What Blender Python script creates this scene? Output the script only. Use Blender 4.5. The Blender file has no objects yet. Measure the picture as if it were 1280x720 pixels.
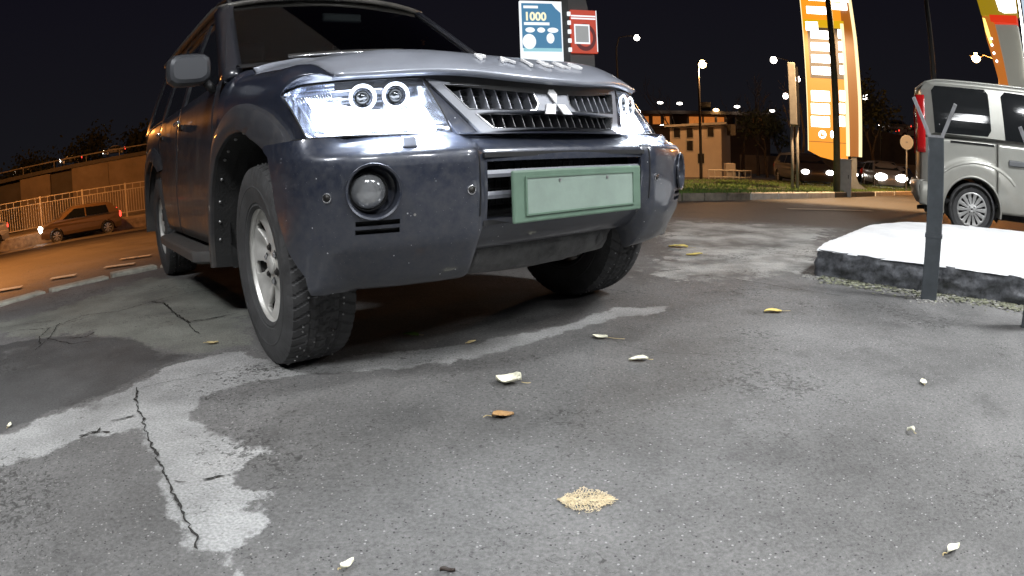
import bpy, bmesh, math, random
from mathutils import Vector, Matrix, noise
from mathutils.geometry import tessellate_polygon
random.seed(7)
sc = bpy.context.scene
col = sc.collection
PI = math.pi

# ------------------------------------------------------------------ camera (wide CCTV lens, barrel distortion)
LF, LK, PITCH, ROLL, CH = 793.175, -0.0627306, 0.2167836, -0.0321520, 0.785116
def cam_basis():
    cp, sp, cr, sr = math.cos(PITCH), math.sin(PITCH), math.cos(ROLL), math.sin(ROLL)
    right = Vector((1, 0, 0)); up = Vector((0, sp, cp)); fw = Vector((0, cp, -sp))
    return cr*right + sr*up, -sr*right + cr*up, fw
CR, CU, CF = cam_basis()
cd = bpy.data.cameras.new("camera"); cam = bpy.data.objects.new("camera", cd); col.objects.link(cam)
cam.matrix_world = Matrix(((CR.x, CU.x, -CF.x, 0), (CR.y, CU.y, -CF.y, 0), (CR.z, CU.z, -CF.z, CH), (0, 0, 0, 1)))
cd.type = 'PANO'
cd.panorama_type = 'FISHEYE_LENS_POLYNOMIAL'
cd.sensor_width = 36; cd.clip_start = 0.01; cd.clip_end = 3000
cd.fisheye_fov = PI
# theta(r) series of r = LF*(theta + LK*theta^3); r in mm of sensor
a_ = 1280/36/LF
cd.fisheye_polynomial_k0 = 0
cd.fisheye_polynomial_k1 = -a_
cd.fisheye_polynomial_k2 = 0
cd.fisheye_polynomial_k3 = LK*a_**3*1.06
cd.fisheye_polynomial_k4 = 0
sc.camera = cam
sc.view_settings.view_transform = 'Standard'; sc.view_settings.look = 'None'
sc.view_settings.exposure = 0.0; sc.view_settings.gamma = 1
sc.cycles.use_denoising = True
sc.cycles.max_bounces = 6
sc.cycles.sample_clamp_indirect = 4

# ------------------------------------------------------------------ night sky
w = bpy.data.worlds.new("World"); sc.world = w; w.use_nodes = True
nt = w.node_tree; bg = nt.nodes['Background']
tc = nt.nodes.new('ShaderNodeTexCoord'); sx = nt.nodes.new('ShaderNodeSeparateXYZ'); rp = nt.nodes.new('ShaderNodeValToRGB')
nt.links.new(tc.outputs['Generated'], sx.inputs[0]); nt.links.new(sx.outputs['Z'], rp.inputs[0]); nt.links.new(rp.outputs[0], bg.inputs[0])
e = rp.color_ramp.elements
e[0].position = 0.0; e[0].color = (0.0085, 0.0085, 0.0105, 1)
e[1].position = 0.35; e[1].color = (0.0048, 0.0042, 0.0080, 1)
bg.inputs[1].default_value = 1.0

# ------------------------------------------------------------------ lamps of the place (filling-station canopy and street lamps)
def area(name, loc, tgt, size, power, colr):
    d = bpy.data.lights.new(name, 'AREA'); d.shape = 'RECTANGLE'; d.size = size[0]; d.size_y = size[1]
    d.energy = power; d.color = colr
    o = bpy.data.objects.new(name, d); col.objects.link(o); o.location = loc
    v = Vector(tgt) - Vector(loc); o.rotation_euler = v.to_track_quat('-Z', 'Y').to_euler(); return o
CANOPY = [(0.6, -2.3, 180), (3.3, -1.6, 180), (4.1, 1.7, 370), (-2.6, -0.6, 230), (7.0, -0.6, 130)]
CZ = 4.6
for i, (x, y, p) in enumerate(CANOPY):
    area('canopy_lamp_light', (x, y, CZ-0.09), (x, y, 0), (1.1, 0.5), p, (0.97, 0.985, 1.0))
SODIUM = (1.0, 0.36, 0.075)
def spot(name, loc, tgt, power, colr, ang, blend=.25):
    d = bpy.data.lights.new(name, 'SPOT'); d.energy = power; d.color = colr; d.spot_size = math.radians(ang); d.spot_blend = blend; d.shadow_soft_size = .12
    o = bpy.data.objects.new(name, d); col.objects.link(o); o.location = loc
    o.rotation_euler = (Vector(tgt)-Vector(loc)).to_track_quat('-Z', 'Y').to_euler(); return o
def point(name, loc, power, colr, r=0.15):
    d = bpy.data.lights.new(name, 'POINT'); d.energy = power; d.color = colr; d.shadow_soft_size = r
    o = bpy.data.objects.new(name, d); col.objects.link(o); o.location = loc; return o

# ------------------------------------------------------------------ helpers
def ray(px, py):
    vx, vy = px-640, 360-py; n = math.hypot(vx, vy)+1e-9; rr = n/LF; th = rr
    for _ in range(12): th -= (th+LK*th**3-rr)/(1+3*LK*th*th)
    return math.sin(th)*(vx/n*CR+vy/n*CU)+math.cos(th)*CF
def D(px, py, d):           # point of the place seen at (px, py), d metres away along the ground
    r = ray(px, py); t = d/math.hypot(r.x, r.y); return Vector((0, 0, CH))+t*r
def terr(x, y):
    d = math.hypot(x, y); az = math.atan2(x, y); t = min(1, max(0, (az+.5)/.8)); t = t*t*(3-2*t)
    s = .062+(.03-.062)*t; e_ = max(0, d-6.3); z = -s*(e_*e_/(e_+1.5))
    return -3*math.tanh(-z/3) if z < 0 else 0
def G(px, py):              # point of the ground seen at (px, py)
    r = ray(px, py); t = .5
    while t < 300:
        p = Vector((0, 0, CH))+t*r
        if p.z < terr(p.x, p.y)+.022: return p
        t *= 1.004
    return Vector((0, 0, CH))+60*r

def link(o, parent=None):
    col.objects.link(o)
    if parent: o.parent = parent
    return o
def mesh(name, vs, fs, m, parent=None, smooth=False, autos=None):
    me = bpy.data.meshes.new(name); me.from_pydata([tuple(v) for v in vs], [], fs); me.update()
    me.validate()
    if m:
        for mm in (m if isinstance(m, (list, tuple)) else [m]): me.materials.append(mm)
    if smooth:
        me.polygons.foreach_set('use_smooth', [True]*len(me.polygons))
        if autos is not None: me.set_sharp_from_angle(angle=autos)
    return link(bpy.data.objects.new(name, me), parent)
def empty(name, loc=(0, 0, 0), rz=0, parent=None):
    o = bpy.data.objects.new(name, None); o.location = loc; o.rotation_euler = (0, 0, rz); o.empty_display_size = .1
    return link(o, parent)
def tag(o, label, cat, group=None):
    o['label'] = label; o['category'] = cat
    if group: o['group'] = group
    return o
def struct(o): o['kind'] = 'structure'; return o
def stuff(o): o['kind'] = 'stuff'; return o
class MB:
    def __init__(s): s.v = []; s.f = []
    def add(s, vs, fs):
        n = len(s.v); s.v += [Vector(v) for v in vs]; s.f += [tuple(i+n for i in f) for f in fs]; return s
    def box(s, lo, hi, M=None):
        x0, y0, z0 = lo; x1, y1, z1 = hi
        vs = [Vector(p) for p in ((x0,y0,z0),(x1,y0,z0),(x1,y1,z0),(x0,y1,z0),(x0,y0,z1),(x1,y0,z1),(x1,y1,z1),(x0,y1,z1))]
        if M: vs = [M @ v for v in vs]
        return s.add(vs, [(0,3,2,1),(4,5,6,7),(0,1,5,4),(1,2,6,5),(2,3,7,6),(3,0,4,7)])
    def tube(s, pts, r, n=8, cap=True):
        pts = [Vector(p) for p in pts]; rings = []
        rs = r if isinstance(r, (list, tuple)) else [r]*len(pts)
        up = None
        for i, p in enumerate(pts):
            d = (pts[min(i+1, len(pts)-1)]-pts[max(i-1, 0)]).normalized()
            if up is None: up = d.orthogonal().normalized()
            up = (up-d*up.dot(d)).normalized(); b = d.cross(up)
            rings.append([p+rs[i]*(math.cos(a)*up+math.sin(a)*b) for a in [2*PI*k/n for k in range(n)]])
        vs = [v for rg in rings for v in rg]
        fs = [(i*n+k, i*n+(k+1) % n, (i+1)*n+(k+1) % n, (i+1)*n+k) for i in range(len(pts)-1) for k in range(n)]
        if cap: fs += [tuple(reversed(range(n))), tuple((len(pts)-1)*n+k for k in range(n))]
        return s.add(vs, fs)
    def sphere(s, c, r, n=10, sc_=(1, 1, 1)):
        c = Vector(c); vs = []; fs = []
        for i in range(n+1):
            a = PI*i/n
            for k in range(n*2):
                b = PI*k/n; vs.append(c+Vector((r*sc_[0]*math.sin(a)*math.cos(b), r*sc_[1]*math.sin(a)*math.sin(b), r*sc_[2]*math.cos(a))))
        m_ = 2*n
        for i in range(n):
            for k in range(m_): fs.append((i*m_+k, (i+1)*m_+k, (i+1)*m_+(k+1) % m_, i*m_+(k+1) % m_))
        return s.add(vs, fs)
    def build(s, name, m, parent=None, smooth=False, autos=None): return mesh(name, s.v, s.f, m, parent, smooth, autos)
def grid(rows, closed=False):
    n = len(rows[0]); vs = [v for r in rows for v in r]; fs = []
    for i in range(len(rows)-1):
        for k in range(n if closed else n-1):
            fs.append((i*n+k, i*n+(k+1) % n, (i+1)*n+(k+1) % n, (i+1)*n+k))
    return vs, fs
def solid(o, t, off=-1):
    md = o.modifiers.new('thickness', 'SOLIDIFY'); md.thickness = t; md.offset = off; return o
def bevel(o, wd, seg=2, ang=35):
    md = o.modifiers.new('bevel', 'BEVEL'); md.width = wd; md.segments = seg; md.limit_method = 'ANGLE'; md.angle_limit = math.radians(ang); return o
def dens(pts, step, closed=True):
    out = []; n = len(pts)
    for i in range(n if closed else n-1):
        a = Vector(pts[i]); b = Vector(pts[(i+1) % n]); k = max(1, int((b-a).length/step))
        for j in range(k): out.append(a.lerp(b, j/k))
    if not closed: out.append(Vector(pts[-1]))
    return out
def plate(name, outer, holes, fn, t, m, parent, step=.04):
    """a plate with holes: outlines in (a, b), fn(a, b, depth) -> point"""
    loops = [dens([(p[0], p[1], 0) for p in outer], step)]+[dens([(p[0], p[1], 0) for p in h], step) for h in holes]
    tris = tessellate_polygon(loops); flat = [p for l in loops for p in l]; n = len(flat)
    vs = [fn(p.x, p.y, 0) for p in flat]+[fn(p.x, p.y, t) for p in flat]
    fs = [tuple(a) for a in tris]+[tuple(n+i for i in reversed(a)) for a in tris]
    o_ = 0
    for l in loops:
        k = len(l)
        for i in range(k):
            a, b = o_+i, o_+(i+1) % k; fs.append((a, b, n+b, n+a))
        o_ += k
    bm = bmesh.new(); bvs = [bm.verts.new(v) for v in vs]
    for f in fs:
        try: bm.faces.new([bvs[i] for i in f])
        except ValueError: pass
    bmesh.ops.recalc_face_normals(bm, faces=bm.faces)
    me = bpy.data.meshes.new(name); bm.to_mesh(me); bm.free(); me.materials.append(m)
    return link(bpy.data.objects.new(name, me), parent)
def prism(name, outline, axis_fn, m, parent, t, step=10):
    return plate(name, outline, [], lambda a, b, d: axis_fn(a, b, d), t, m, parent, step)

# ------------------------------------------------------------------ materials
def mat(name, c, rough=.5, metal=0, var=0, vscale=8, bump=0, bscale=60, emit=None, es=0, coat=0, dirt=None, spec=.5, alpha=None, specks=0):
    m = bpy.data.materials.new(name); m.use_nodes = True; t = m.node_tree; b = t.nodes['Principled BSDF']
    b.inputs['Base Color'].default_value = (*c, 1); b.inputs['Roughness'].default_value = rough; b.inputs['Metallic'].default_value = metal
    b.inputs['Coat Weight'].default_value = coat; b.inputs['Specular IOR Level'].default_value = spec
    b.inputs['Coat Roughness'].default_value = .08
    if emit: b.inputs['Emission Color'].default_value = (*emit, 1); b.inputs['Emission Strength'].default_value = es
    tcn = t.nodes.new('ShaderNodeTexCoord'); src = tcn.outputs['Object']
    last = None
    if var:
        nz = t.nodes.new('ShaderNodeTexNoise'); nz.inputs['Scale'].default_value = vscale; nz.inputs['Detail'].default_value = 6; nz.inputs['Roughness'].default_value = .65
        t.links.new(src, nz.inputs['Vector'])
        r = t.nodes.new('ShaderNodeValToRGB'); r.color_ramp.elements[0].position = .3; r.color_ramp.elements[1].position = .7
        r.color_ramp.elements[0].color = (*[max(0, x*(1-var)) for x in c], 1); r.color_ramp.elements[1].color = (*[min(1, x*(1+var)) for x in c], 1)
        t.links.new(nz.outputs['Fac'], r.inputs[0]); last = r.outputs[0]
        mr = t.nodes.new('ShaderNodeMapRange'); mr.inputs['To Min'].default_value = max(0, rough-.12); mr.inputs['To Max'].default_value = min(1, rough+.12)
        t.links.new(nz.outputs['Fac'], mr.inputs['Value']); t.links.new(mr.outputs[0], b.inputs['Roughness'])
    if dirt:   # (colour, amount, scale): specks and film of road dirt, heavier low on the body
        dc, amt, dsc = dirt
        nz = t.nodes.new('ShaderNodeTexNoise'); nz.inputs['Scale'].default_value = dsc; nz.inputs['Detail'].default_value = 9; nz.inputs['Roughness'].default_value = .75
        t.links.new(src, nz.inputs['Vector'])
        sp = t.nodes.new('ShaderNodeSeparateXYZ'); t.links.new(src, sp.inputs[0])
        hm = t.nodes.new('ShaderNodeMapRange'); hm.inputs['From Min'].default_value = 1.05; hm.inputs['From Max'].default_value = .35
        hm.inputs['To Min'].default_value = .0; hm.inputs['To Max'].default_value = .34; t.links.new(sp.outputs['Z'], hm.inputs['Value'])
        ad = t.nodes.new('ShaderNodeMath'); ad.operation = 'ADD'; t.links.new(nz.outputs['Fac'], ad.inputs[0]); t.links.new(hm.outputs[0], ad.inputs[1])
        rr = t.nodes.new('ShaderNodeMapRange'); rr.inputs['From Min'].default_value = .52; rr.inputs['From Max'].default_value = .95; rr.inputs['To Max'].default_value = amt
        t.links.new(ad.outputs[0], rr.inputs['Value'])
        mx = t.nodes.new('ShaderNodeMixRGB'); mx.inputs['Color1'].default_value = (*c, 1); mx.inputs['Color2'].default_value = (*dc, 1)
        if last: t.links.new(last, mx.inputs['Color1'])
        t.links.new(rr.outputs[0], mx.inputs['Fac']); last = mx.outputs[0]
        m1 = t.nodes.new('ShaderNodeMapRange'); m1.inputs['To Min'].default_value = rough; m1.inputs['To Max'].default_value = .8
        t.links.new(rr.outputs[0], m1.inputs['Value']); t.links.new(m1.outputs[0], b.inputs['Roughness'])
        m2 = t.nodes.new('ShaderNodeMapRange'); m2.inputs['To Min'].default_value = metal; m2.inputs['To Max'].default_value = 0
        t.links.new(rr.outputs[0], m2.inputs['Value']); t.links.new(m2.outputs[0], b.inputs['Metallic'])
        m3 = t.nodes.new('ShaderNodeMapRange'); m3.inputs['To Min'].default_value = coat; m3.inputs['To Max'].default_value = 0
        t.links.new(rr.outputs[0], m3.inputs['Value']); t.links.new(m3.outputs[0], b.inputs['Coat Weight'])
    if specks:      # stone chips and dried splashes
        for sc_, th_, cc_, am_ in ((70, .955, (.42, .43, .45), .8), (190, .93, (.20, .20, .20), .7), (26, .975, (.30, .29, .27), .6)):
            vn = t.nodes.new('ShaderNodeTexVoronoi'); vn.inputs['Scale'].default_value = sc_; t.links.new(src, vn.inputs['Vector'])
            sp_ = t.nodes.new('ShaderNodeSeparateColor'); t.links.new(vn.outputs['Color'], sp_.inputs[0])
            g_ = t.nodes.new('ShaderNodeMath'); g_.operation = 'GREATER_THAN'; g_.inputs[1].default_value = th_; t.links.new(sp_.outputs[0], g_.inputs[0])
            l_ = t.nodes.new('ShaderNodeMath'); l_.operation = 'LESS_THAN'; l_.inputs[1].default_value = .16; t.links.new(vn.outputs['Distance'], l_.inputs[0])
            m_ = t.nodes.new('ShaderNodeMath'); m_.operation = 'MULTIPLY'; t.links.new(g_.outputs[0], m_.inputs[0]); t.links.new(l_.outputs[0], m_.inputs[1])
            m2_ = t.nodes.new('ShaderNodeMath'); m2_.operation = 'MULTIPLY'; m2_.inputs[1].default_value = am_*specks; t.links.new(m_.outputs[0], m2_.inputs[0])
            x_ = t.nodes.new('ShaderNodeMixRGB'); x_.inputs['Color1'].default_value = (*c, 1); x_.inputs['Color2'].default_value = (*cc_, 1)
            if last: t.links.new(last, x_.inputs['Color1'])
            t.links.new(m2_.outputs[0], x_.inputs['Fac']); last = x_.outputs[0]
    if last: t.links.new(last, b.inputs['Base Color'])
    if bump:
        nb = t.nodes.new('ShaderNodeTexNoise'); nb.inputs['Scale'].default_value = bscale; nb.inputs['Detail'].default_value = 5
        t.links.new(src, nb.inputs['Vector']); bp = t.nodes.new('ShaderNodeBump'); bp.inputs['Strength'].default_value = bump; bp.inputs['Distance'].default_value = .01
        t.links.new(nb.outputs['Fac'], bp.inputs['Height']); t.links.new(bp.outputs[0], b.inputs['Normal'])
    return m
def glow(name, c, s): return mat(name, (.02, .02, .02), emit=c, es=s)
def asphalt(name, dark, light, scale=1.0, speck=.5, rough=.8, tint=(1, 1, 1), big=1.3, contrast=1.0):
    m = bpy.data.materials.new(name); m.use_nodes = True; t = m.node_tree; b = t.nodes['Principled BSDF']; N = t.nodes.new; L = t.links.new
    tcn = N('ShaderNodeTexCoord'); src = tcn.outputs['Object']
    n1 = N('ShaderNodeTexNoise'); n1.inputs['Scale'].default_value = big; n1.inputs['Detail'].default_value = 8; n1.inputs['Roughness'].default_value = .62; L(src, n1.inputs['Vector'])
    n2 = N('ShaderNodeTexNoise'); n2.inputs['Scale'].default_value = 95*scale; n2.inputs['Detail'].default_value = 4; n2.inputs['Roughness'].default_value = .8; L(src, n2.inputs['Vector'])
    r1 = N('ShaderNodeValToRGB'); r1.color_ramp.elements[0].position = .36; r1.color_ramp.elements[1].position = .66
    r1.color_ramp.elements[0].color = (*[dark*x for x in tint], 1); r1.color_ramp.elements[1].color = (*[light*x for x in tint], 1); L(n1.outputs['Fac'], r1.inputs[0])
    r2 = N('ShaderNodeMapRange'); r2.inputs['From Min'].default_value = .3; r2.inputs['From Max'].default_value = .7; r2.inputs['To Min'].default_value = 1-.42*contrast; r2.inputs['To Max'].default_value = 1+.42*contrast; L(n2.outputs['Fac'], r2.inputs['Value'])
    mu = N('ShaderNodeMixRGB'); mu.blend_type = 'MULTIPLY'; mu.inputs['Fac'].default_value = 1; L(r1.outputs[0], mu.inputs['Color1']); L(r2.outputs[0], mu.inputs['Color2'])
    v = N('ShaderNodeTexVoronoi'); v.inputs['Scale'].default_value = 150*scale; L(src, v.inputs['Vector'])
    sp = N('ShaderNodeSeparateColor'); L(v.outputs['Color'], sp.inputs[0])
    g1 = N('ShaderNodeMath'); g1.operation = 'GREATER_THAN'; g1.inputs[1].default_value = 1-.045*speck; L(sp.outputs[0], g1.inputs[0])
    g2 = N('ShaderNodeMath'); g2.operation = 'LESS_THAN'; g2.inputs[1].default_value = .08*speck; L(sp.outputs[1], g2.inputs[0])
    ds = N('ShaderNodeMath'); ds.operation = 'LESS_THAN'; ds.inputs[1].default_value = .42; L(v.outputs['Distance'], ds.inputs[0])
    a1 = N('ShaderNodeMath'); a1.operation = 'MULTIPLY'; L(g1.outputs[0], a1.inputs[0]); L(ds.outputs[0], a1.inputs[1])
    a2 = N('ShaderNodeMath'); a2.operation = 'MULTIPLY'; L(g2.outputs[0], a2.inputs[0]); L(ds.outputs[0], a2.inputs[1])
    mA = N('ShaderNodeMixRGB'); mA.inputs['Color2'].default_value = (light*1.8, light*1.8, light*1.75, 1); L(a1.outputs[0], mA.inputs['Fac']); L(mu.outputs[0], mA.inputs['Color1'])
    mB = N('ShaderNodeMixRGB'); mB.inputs['Color2'].default_value = (dark*.3, dark*.3, dark*.3, 1); L(a2.outputs[0], mB.inputs['Fac']); L(mA.outputs[0], mB.inputs['Color1'])
    # worn, darker blotches with fine ragged pits
    n3 = N('ShaderNodeTexNoise'); n3.inputs['Scale'].default_value = 2.3; n3.inputs['Detail'].default_value = 12; n3.inputs['Roughness'].default_value = .78; L(src, n3.inputs['Vector'])
    r3 = N('ShaderNodeMapRange'); r3.inputs['From Min'].default_value = .535; r3.inputs['From Max'].default_value = .63; r3.inputs['To Max'].default_value = .42; L(n3.outputs['Fac'], r3.inputs['Value'])
    mC = N('ShaderNodeMixRGB'); mC.inputs['Color2'].default_value = (*[dark*.42*x for x in tint], 1); L(r3.outputs[0], mC.inputs['Fac']); L(mB.outputs[0], mC.inputs['Color1'])
    L(mC.outputs[0], b.inputs['Base Color']); b.inputs['Roughness'].default_value = rough
    mr = N('ShaderNodeMapRange'); mr.inputs['To Min'].default_value = rough-.22; mr.inputs['To Max'].default_value = min(1, rough+.15); L(n1.outputs['Fac'], mr.inputs['Value']); L(mr.outputs[0], b.inputs['Roughness'])
    bp = N('ShaderNodeBump'); bp.inputs['Strength'].default_value = .55; bp.inputs['Distance'].default_value = .006
    L(n2.outputs['Fac'], bp.inputs['Height'])
    b2 = N('ShaderNodeBump'); b2.inputs['Strength'].default_value = .35; b2.inputs['Distance'].default_value = .02; L(n3.outputs['Fac'], b2.inputs['Height']); L(bp.outputs[0], b2.inputs['Normal']); L(b2.outputs[0], b.inputs['Normal'])
    return m
def glassy(name, tint, mixf, rough=.03):
    m = bpy.data.materials.new(name); m.use_nodes = True; t = m.node_tree; t.nodes.remove(t.nodes['Principled BSDF'])
    o = t.nodes['Material Output']; tr = t.nodes.new('ShaderNodeBsdfTransparent'); tr.inputs[0].default_value = (*tint, 1)
    gl = t.nodes.new('ShaderNodeBsdfGlossy'); gl.inputs['Roughness'].default_value = rough
    fr = t.nodes.new('ShaderNodeFresnel'); fr.inputs[0].default_value = 1.5
    mr = t.nodes.new('ShaderNodeMath'); mr.operation = 'MULTIPLY_ADD'; mr.inputs[1].default_value = 1.0; mr.inputs[2].default_value = mixf
    mx = t.nodes.new('ShaderNodeMixShader'); t.links.new(fr.outputs[0], mr.inputs[0]); t.links.new(mr.outputs[0], mx.inputs[0]); t.links.new(tr.outputs[0], mx.inputs[1]); t.links.new(gl.outputs[0], mx.inputs[2]); t.links.new(mx.outputs[0], o.inputs[0])
    return m

M = {}
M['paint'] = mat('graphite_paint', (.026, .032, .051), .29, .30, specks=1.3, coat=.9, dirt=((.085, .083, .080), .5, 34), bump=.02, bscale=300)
M['paint_side'] = mat('graphite_paint_dirty', (.030, .032, .040), .30, .3, coat=.6, dirt=((.07, .058, .045), .85, 7))
M['hood'] = mat('hood_paint_glare', (.30, .32, .37), .34, .3, specks=.6, coat=.6, var=.12, vscale=5)  # car's dark paint lightened: lamp glare on the hood put into the colour
M['plastic'] = mat('black_plastic', (.012, .012, .013), .6, var=.3, vscale=30)
M['liner'] = mat('arch_liner', (.010, .010, .010), .85, var=.4, vscale=20, bump=.4, bscale=90)
M['underbody'] = mat('underbody', (.035, .033, .03), .8, .2, var=.5, vscale=14, bump=.5, bscale=40)
M['skid'] = mat('skid_metal', (.11, .11, .11), .55, .5, var=.5, vscale=12, bump=.4, bscale=30)
M['chrome'] = mat('satin_chrome', (.62, .63, .65), .22, .9, var=.08, vscale=12)
M['silver'] = mat('silver_paint', (.22, .23, .26), .40, .2, coat=.4, var=.08)
M['emblem'] = mat('emblem_chrome', (.85, .85, .86), .35, .0)
M['letter'] = mat('letter_chrome', (.88, .88, .88), .4, .0)
M['darkgrille'] = mat('grille_plastic', (.025, .025, .028), .35, var=.2)
M['rubber'] = mat('tyre_rubber', (.045, .045, .046), .75, var=.35, vscale=18, bump=.15, bscale=120)
M['alloy'] = mat('alloy_rim', (.60, .59, .56), .42, .45, var=.16, vscale=16, bump=.05, bscale=90)
M['darkmetal'] = mat('dark_metal', (.04, .038, .036), .5, .7, var=.4, vscale=20)
M['stud'] = mat('steel_stud', (.35, .35, .35), .4, .8)
M['glass_dark'] = mat('tinted_glass', (.008, .010, .010), .04, 0, spec=.8, coat=.4)
M['windshield'] = glassy('windshield_glass', (.30, .33, .33), .03)
M['lens'] = glassy('headlight_lens', (.93, .95, 1), .02)
M['reflector'] = mat('lamp_reflector', (.72, .75, .82), .14, .95)
M['led'] = glow('led_white', (.86, .92, 1.0), 16)
M['led_soft'] = glow('led_ring', (.85, .92, 1.0), 3.2)
M['led_bar'] = glow('led_bar', (.82, .9, 1.0), 2.2)
M['foglens'] = mat('fog_lens', (.30, .31, .32), .12, .5, coat=1, bump=.15, bscale=60)
M['plate'] = mat('number_plate_blank', (.25, .32, .275), .45, var=.12)
M['plate_frame'] = mat('number_plate_frame', (.12, .19, .14), .5, var=.15)
M['interior'] = mat('car_interior', (.03, .032, .034), .8, var=.3)
M['paper'] = mat('paper', (.7, .7, .7), .8)
M['white'] = mat('white_paint', (.78, .78, .76), .6, var=.08, vscale=6, bump=.2, bscale=40)

# ------------------------------------------------------------------ GROUND
M['asphalt'] = asphalt('asphalt', .092, .165, rough=.72, tint=(1, .985, .965))
M['asphalt_road'] = asphalt('road_asphalt', .07, .11, .5, rough=.7, tint=(1.0, .93, .85))
M['asphalt_dark'] = asphalt('old_dark_asphalt', .055, .10, rough=.68, speck=.8, big=4)
M['cement'] = asphalt('worn_cement', .36, .48, 1.4, speck=.35, rough=.66, tint=(1, 1.01, 1.0), big=2.5, contrast=.35)
M['cement_green'] = asphalt('mossy_cement', .15, .25, 1.2, speck=.4, rough=.7, tint=(.98, 1.02, .9), big=3, contrast=.5)
M['cement_mottled'] = asphalt('mottled_cement', .13, .46, 1.0, speck=.5, rough=.66, tint=(1, 1, .95), big=2.2, contrast=.4)
rows = []
rad = [0, .5, 1, 2, 3, 4, 5, 5.8, 6.3]+[6.3+.35*i for i in range(1, 20)]+[13.5*(1.14**i) for i in range(0, 38)]
for r in rad:
    rows.append([Vector((r*math.sin(a), r*math.cos(a), terr(r*math.sin(a), r*math.cos(a))-.012)) for a in [2*PI*k/180 for k in range(180)]])
vs, fs = grid(rows, True)
g = struct(mesh('road', vs, [tuple(reversed(f)) for f in fs], M['asphalt_road'], smooth=True))

# parking apron: flat slab with a ragged edge
apr = [(-4.6, 2.0), (-4.15, 2.9), (-3.85, 3.5), (-3.65, 4.05), (-3.3, 4.42), (-2.9, 4.85), (-2.2, 5.7), (-1.2, 6.5), (0, 6.95), (1.0, 7.15), (1.9, 7.02), (2.75, 6.48), (3.5, 6.02), (4.3, 5.0), (5.6, 3.9), (9, 3.2), (12, 0), (12, -12), (-12, -12), (-9, 0.2), (-6, 1.2)]
def ragged(pts, amp, step, seed=0):
    out = []
    p3 = dens([(a[0], a[1], 0) for a in pts], step)
    n = len(p3)
    for i, p in enumerate(p3):
        d = (p3[(i+1) % n]-p3[i-1]).normalized(); nn = Vector((-d.y, d.x, 0))
        k = noise.noise(Vector((p.x*7+seed, p.y*7, 0)))+.6*noise.noise(Vector((p.x*19, p.y*19+seed, 3)))+.4*noise.noise(Vector((p.x*47, p.y*47+seed, 3)))
        out.append(p+nn*amp*k)
    return out
def sheet(name, pts, z, m, amp=.02, step=.03, seed=0, parent=None):
    rp_ = ragged(pts, amp, step, seed); tr = tessellate_polygon([rp_])
    n = len(rp_)
    zf = (lambda p: terr(p.x, p.y)+z)
    vs = [(p.x, p.y, zf(p)) for p in rp_]+[(p.x, p.y, zf(p)-.02) for p in rp_]
    fs = []
    for a in tr:
        A, B, C = (Vector(vs[i]) for i in a)
        fs.append(tuple(a) if (B-A).cross(C-A).z > 0 else tuple(reversed(a)))
    fs += [(i, (i+1) % n, n+(i+1) % n, n+i) for i in range(n)]
    return mesh(name, vs, fs, m, parent)
def subdiv_sheet(name, pts, z, m, cell, amp, step):
    """terrain-following sheet: grid cells clipped to the outline"""
    rp_ = ragged(pts, amp, step); bm = bmesh.new()
    vs_ = [bm.verts.new((p.x, p.y, 0)) for p in rp_]; bm.faces.new(vs_)
    xs = [p.x for p in rp_]; ys = [p.y for p in rp_]
    k = math.floor(min(xs)/cell)+1
    while k*cell < max(xs):
        bmesh.ops.bisect_plane(bm, geom=bm.verts[:]+bm.edges[:]+bm.faces[:], plane_co=(k*cell, 0, 0), plane_no=(1, 0, 0)); k += 1
    k = math.floor(min(ys)/cell)+1
    while k*cell < max(ys):
        bmesh.ops.bisect_plane(bm, geom=bm.verts[:]+bm.edges[:]+bm.faces[:], plane_co=(0, k*cell, 0), plane_no=(0, 1, 0)); k += 1
    for v in bm.verts: v.co.z = terr(v.co.x, v.co.y)+z
    bmesh.ops.recalc_face_normals(bm, faces=bm.faces)
    for f in bm.faces:
        if f.normal.z < 0: f.normal_flip()
    me = bpy.data.meshes.new(name); bm.to_mesh(me); bm.free(); me.materials.append(m)
    return link(bpy.data.objects.new(name, me))
struct(subdiv_sheet('parking_apron', apr, .018, worn_material('apron_asphalt') if 0 else M['asphalt'], 1.0, .05, .12))
def gp(px): 
    p = G(*px); return (p.x, p.y)
def pxs(L_): return [gp(p) for p in L_]
Z1 = .024
# patch outlines (places measured on the ground of the photograph)
PATCH = {
  'cement_patch': [(-30, 590), (-30, 545), (0, 548), (60, 522), (110, 508), (160, 487), (205, 462), (262, 444), (300, 440), (345, 456), (400, 455), (470, 442), (590, 432), (700, 408), (770, 386), (832, 384), (826, 392), (770, 398), (712, 416), (620, 441), (560, 455), (470, 462), (400, 470), (330, 473), (290, 484), (262, 492), (240, 512), (246, 530), (275, 545), (302, 556), (345, 567), (305, 573), (295, 602), (345, 625), (302, 632), (350, 660), (312, 668), (282, 695), (310, 717), (290, 730), (268, 700), (240, 690), (215, 640), (195, 575), (176, 532), (150, 546), (112, 545), (70, 566), (0, 583)],
  'mossy_cement_patch': [(-20, 405), (40, 396), (110, 374), (190, 347), (240, 352), (300, 372), (310, 430), (262, 441), (205, 440), (160, 422), (90, 418), (30, 424)],
  'old_asphalt_patch': [(-30, 440), (30, 426), (90, 421), (160, 424), (205, 443), (245, 445), (200, 458), (158, 482), (108, 503), (58, 518), (-2, 545), (-30, 540)],
  'mottled_cement_patch': [(836, 276), (950, 281), (1040, 287), (1022, 300), (1014, 345), (1005, 352), (960, 345), (900, 350), (845, 348), (812, 345), (835, 320)],
}

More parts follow.
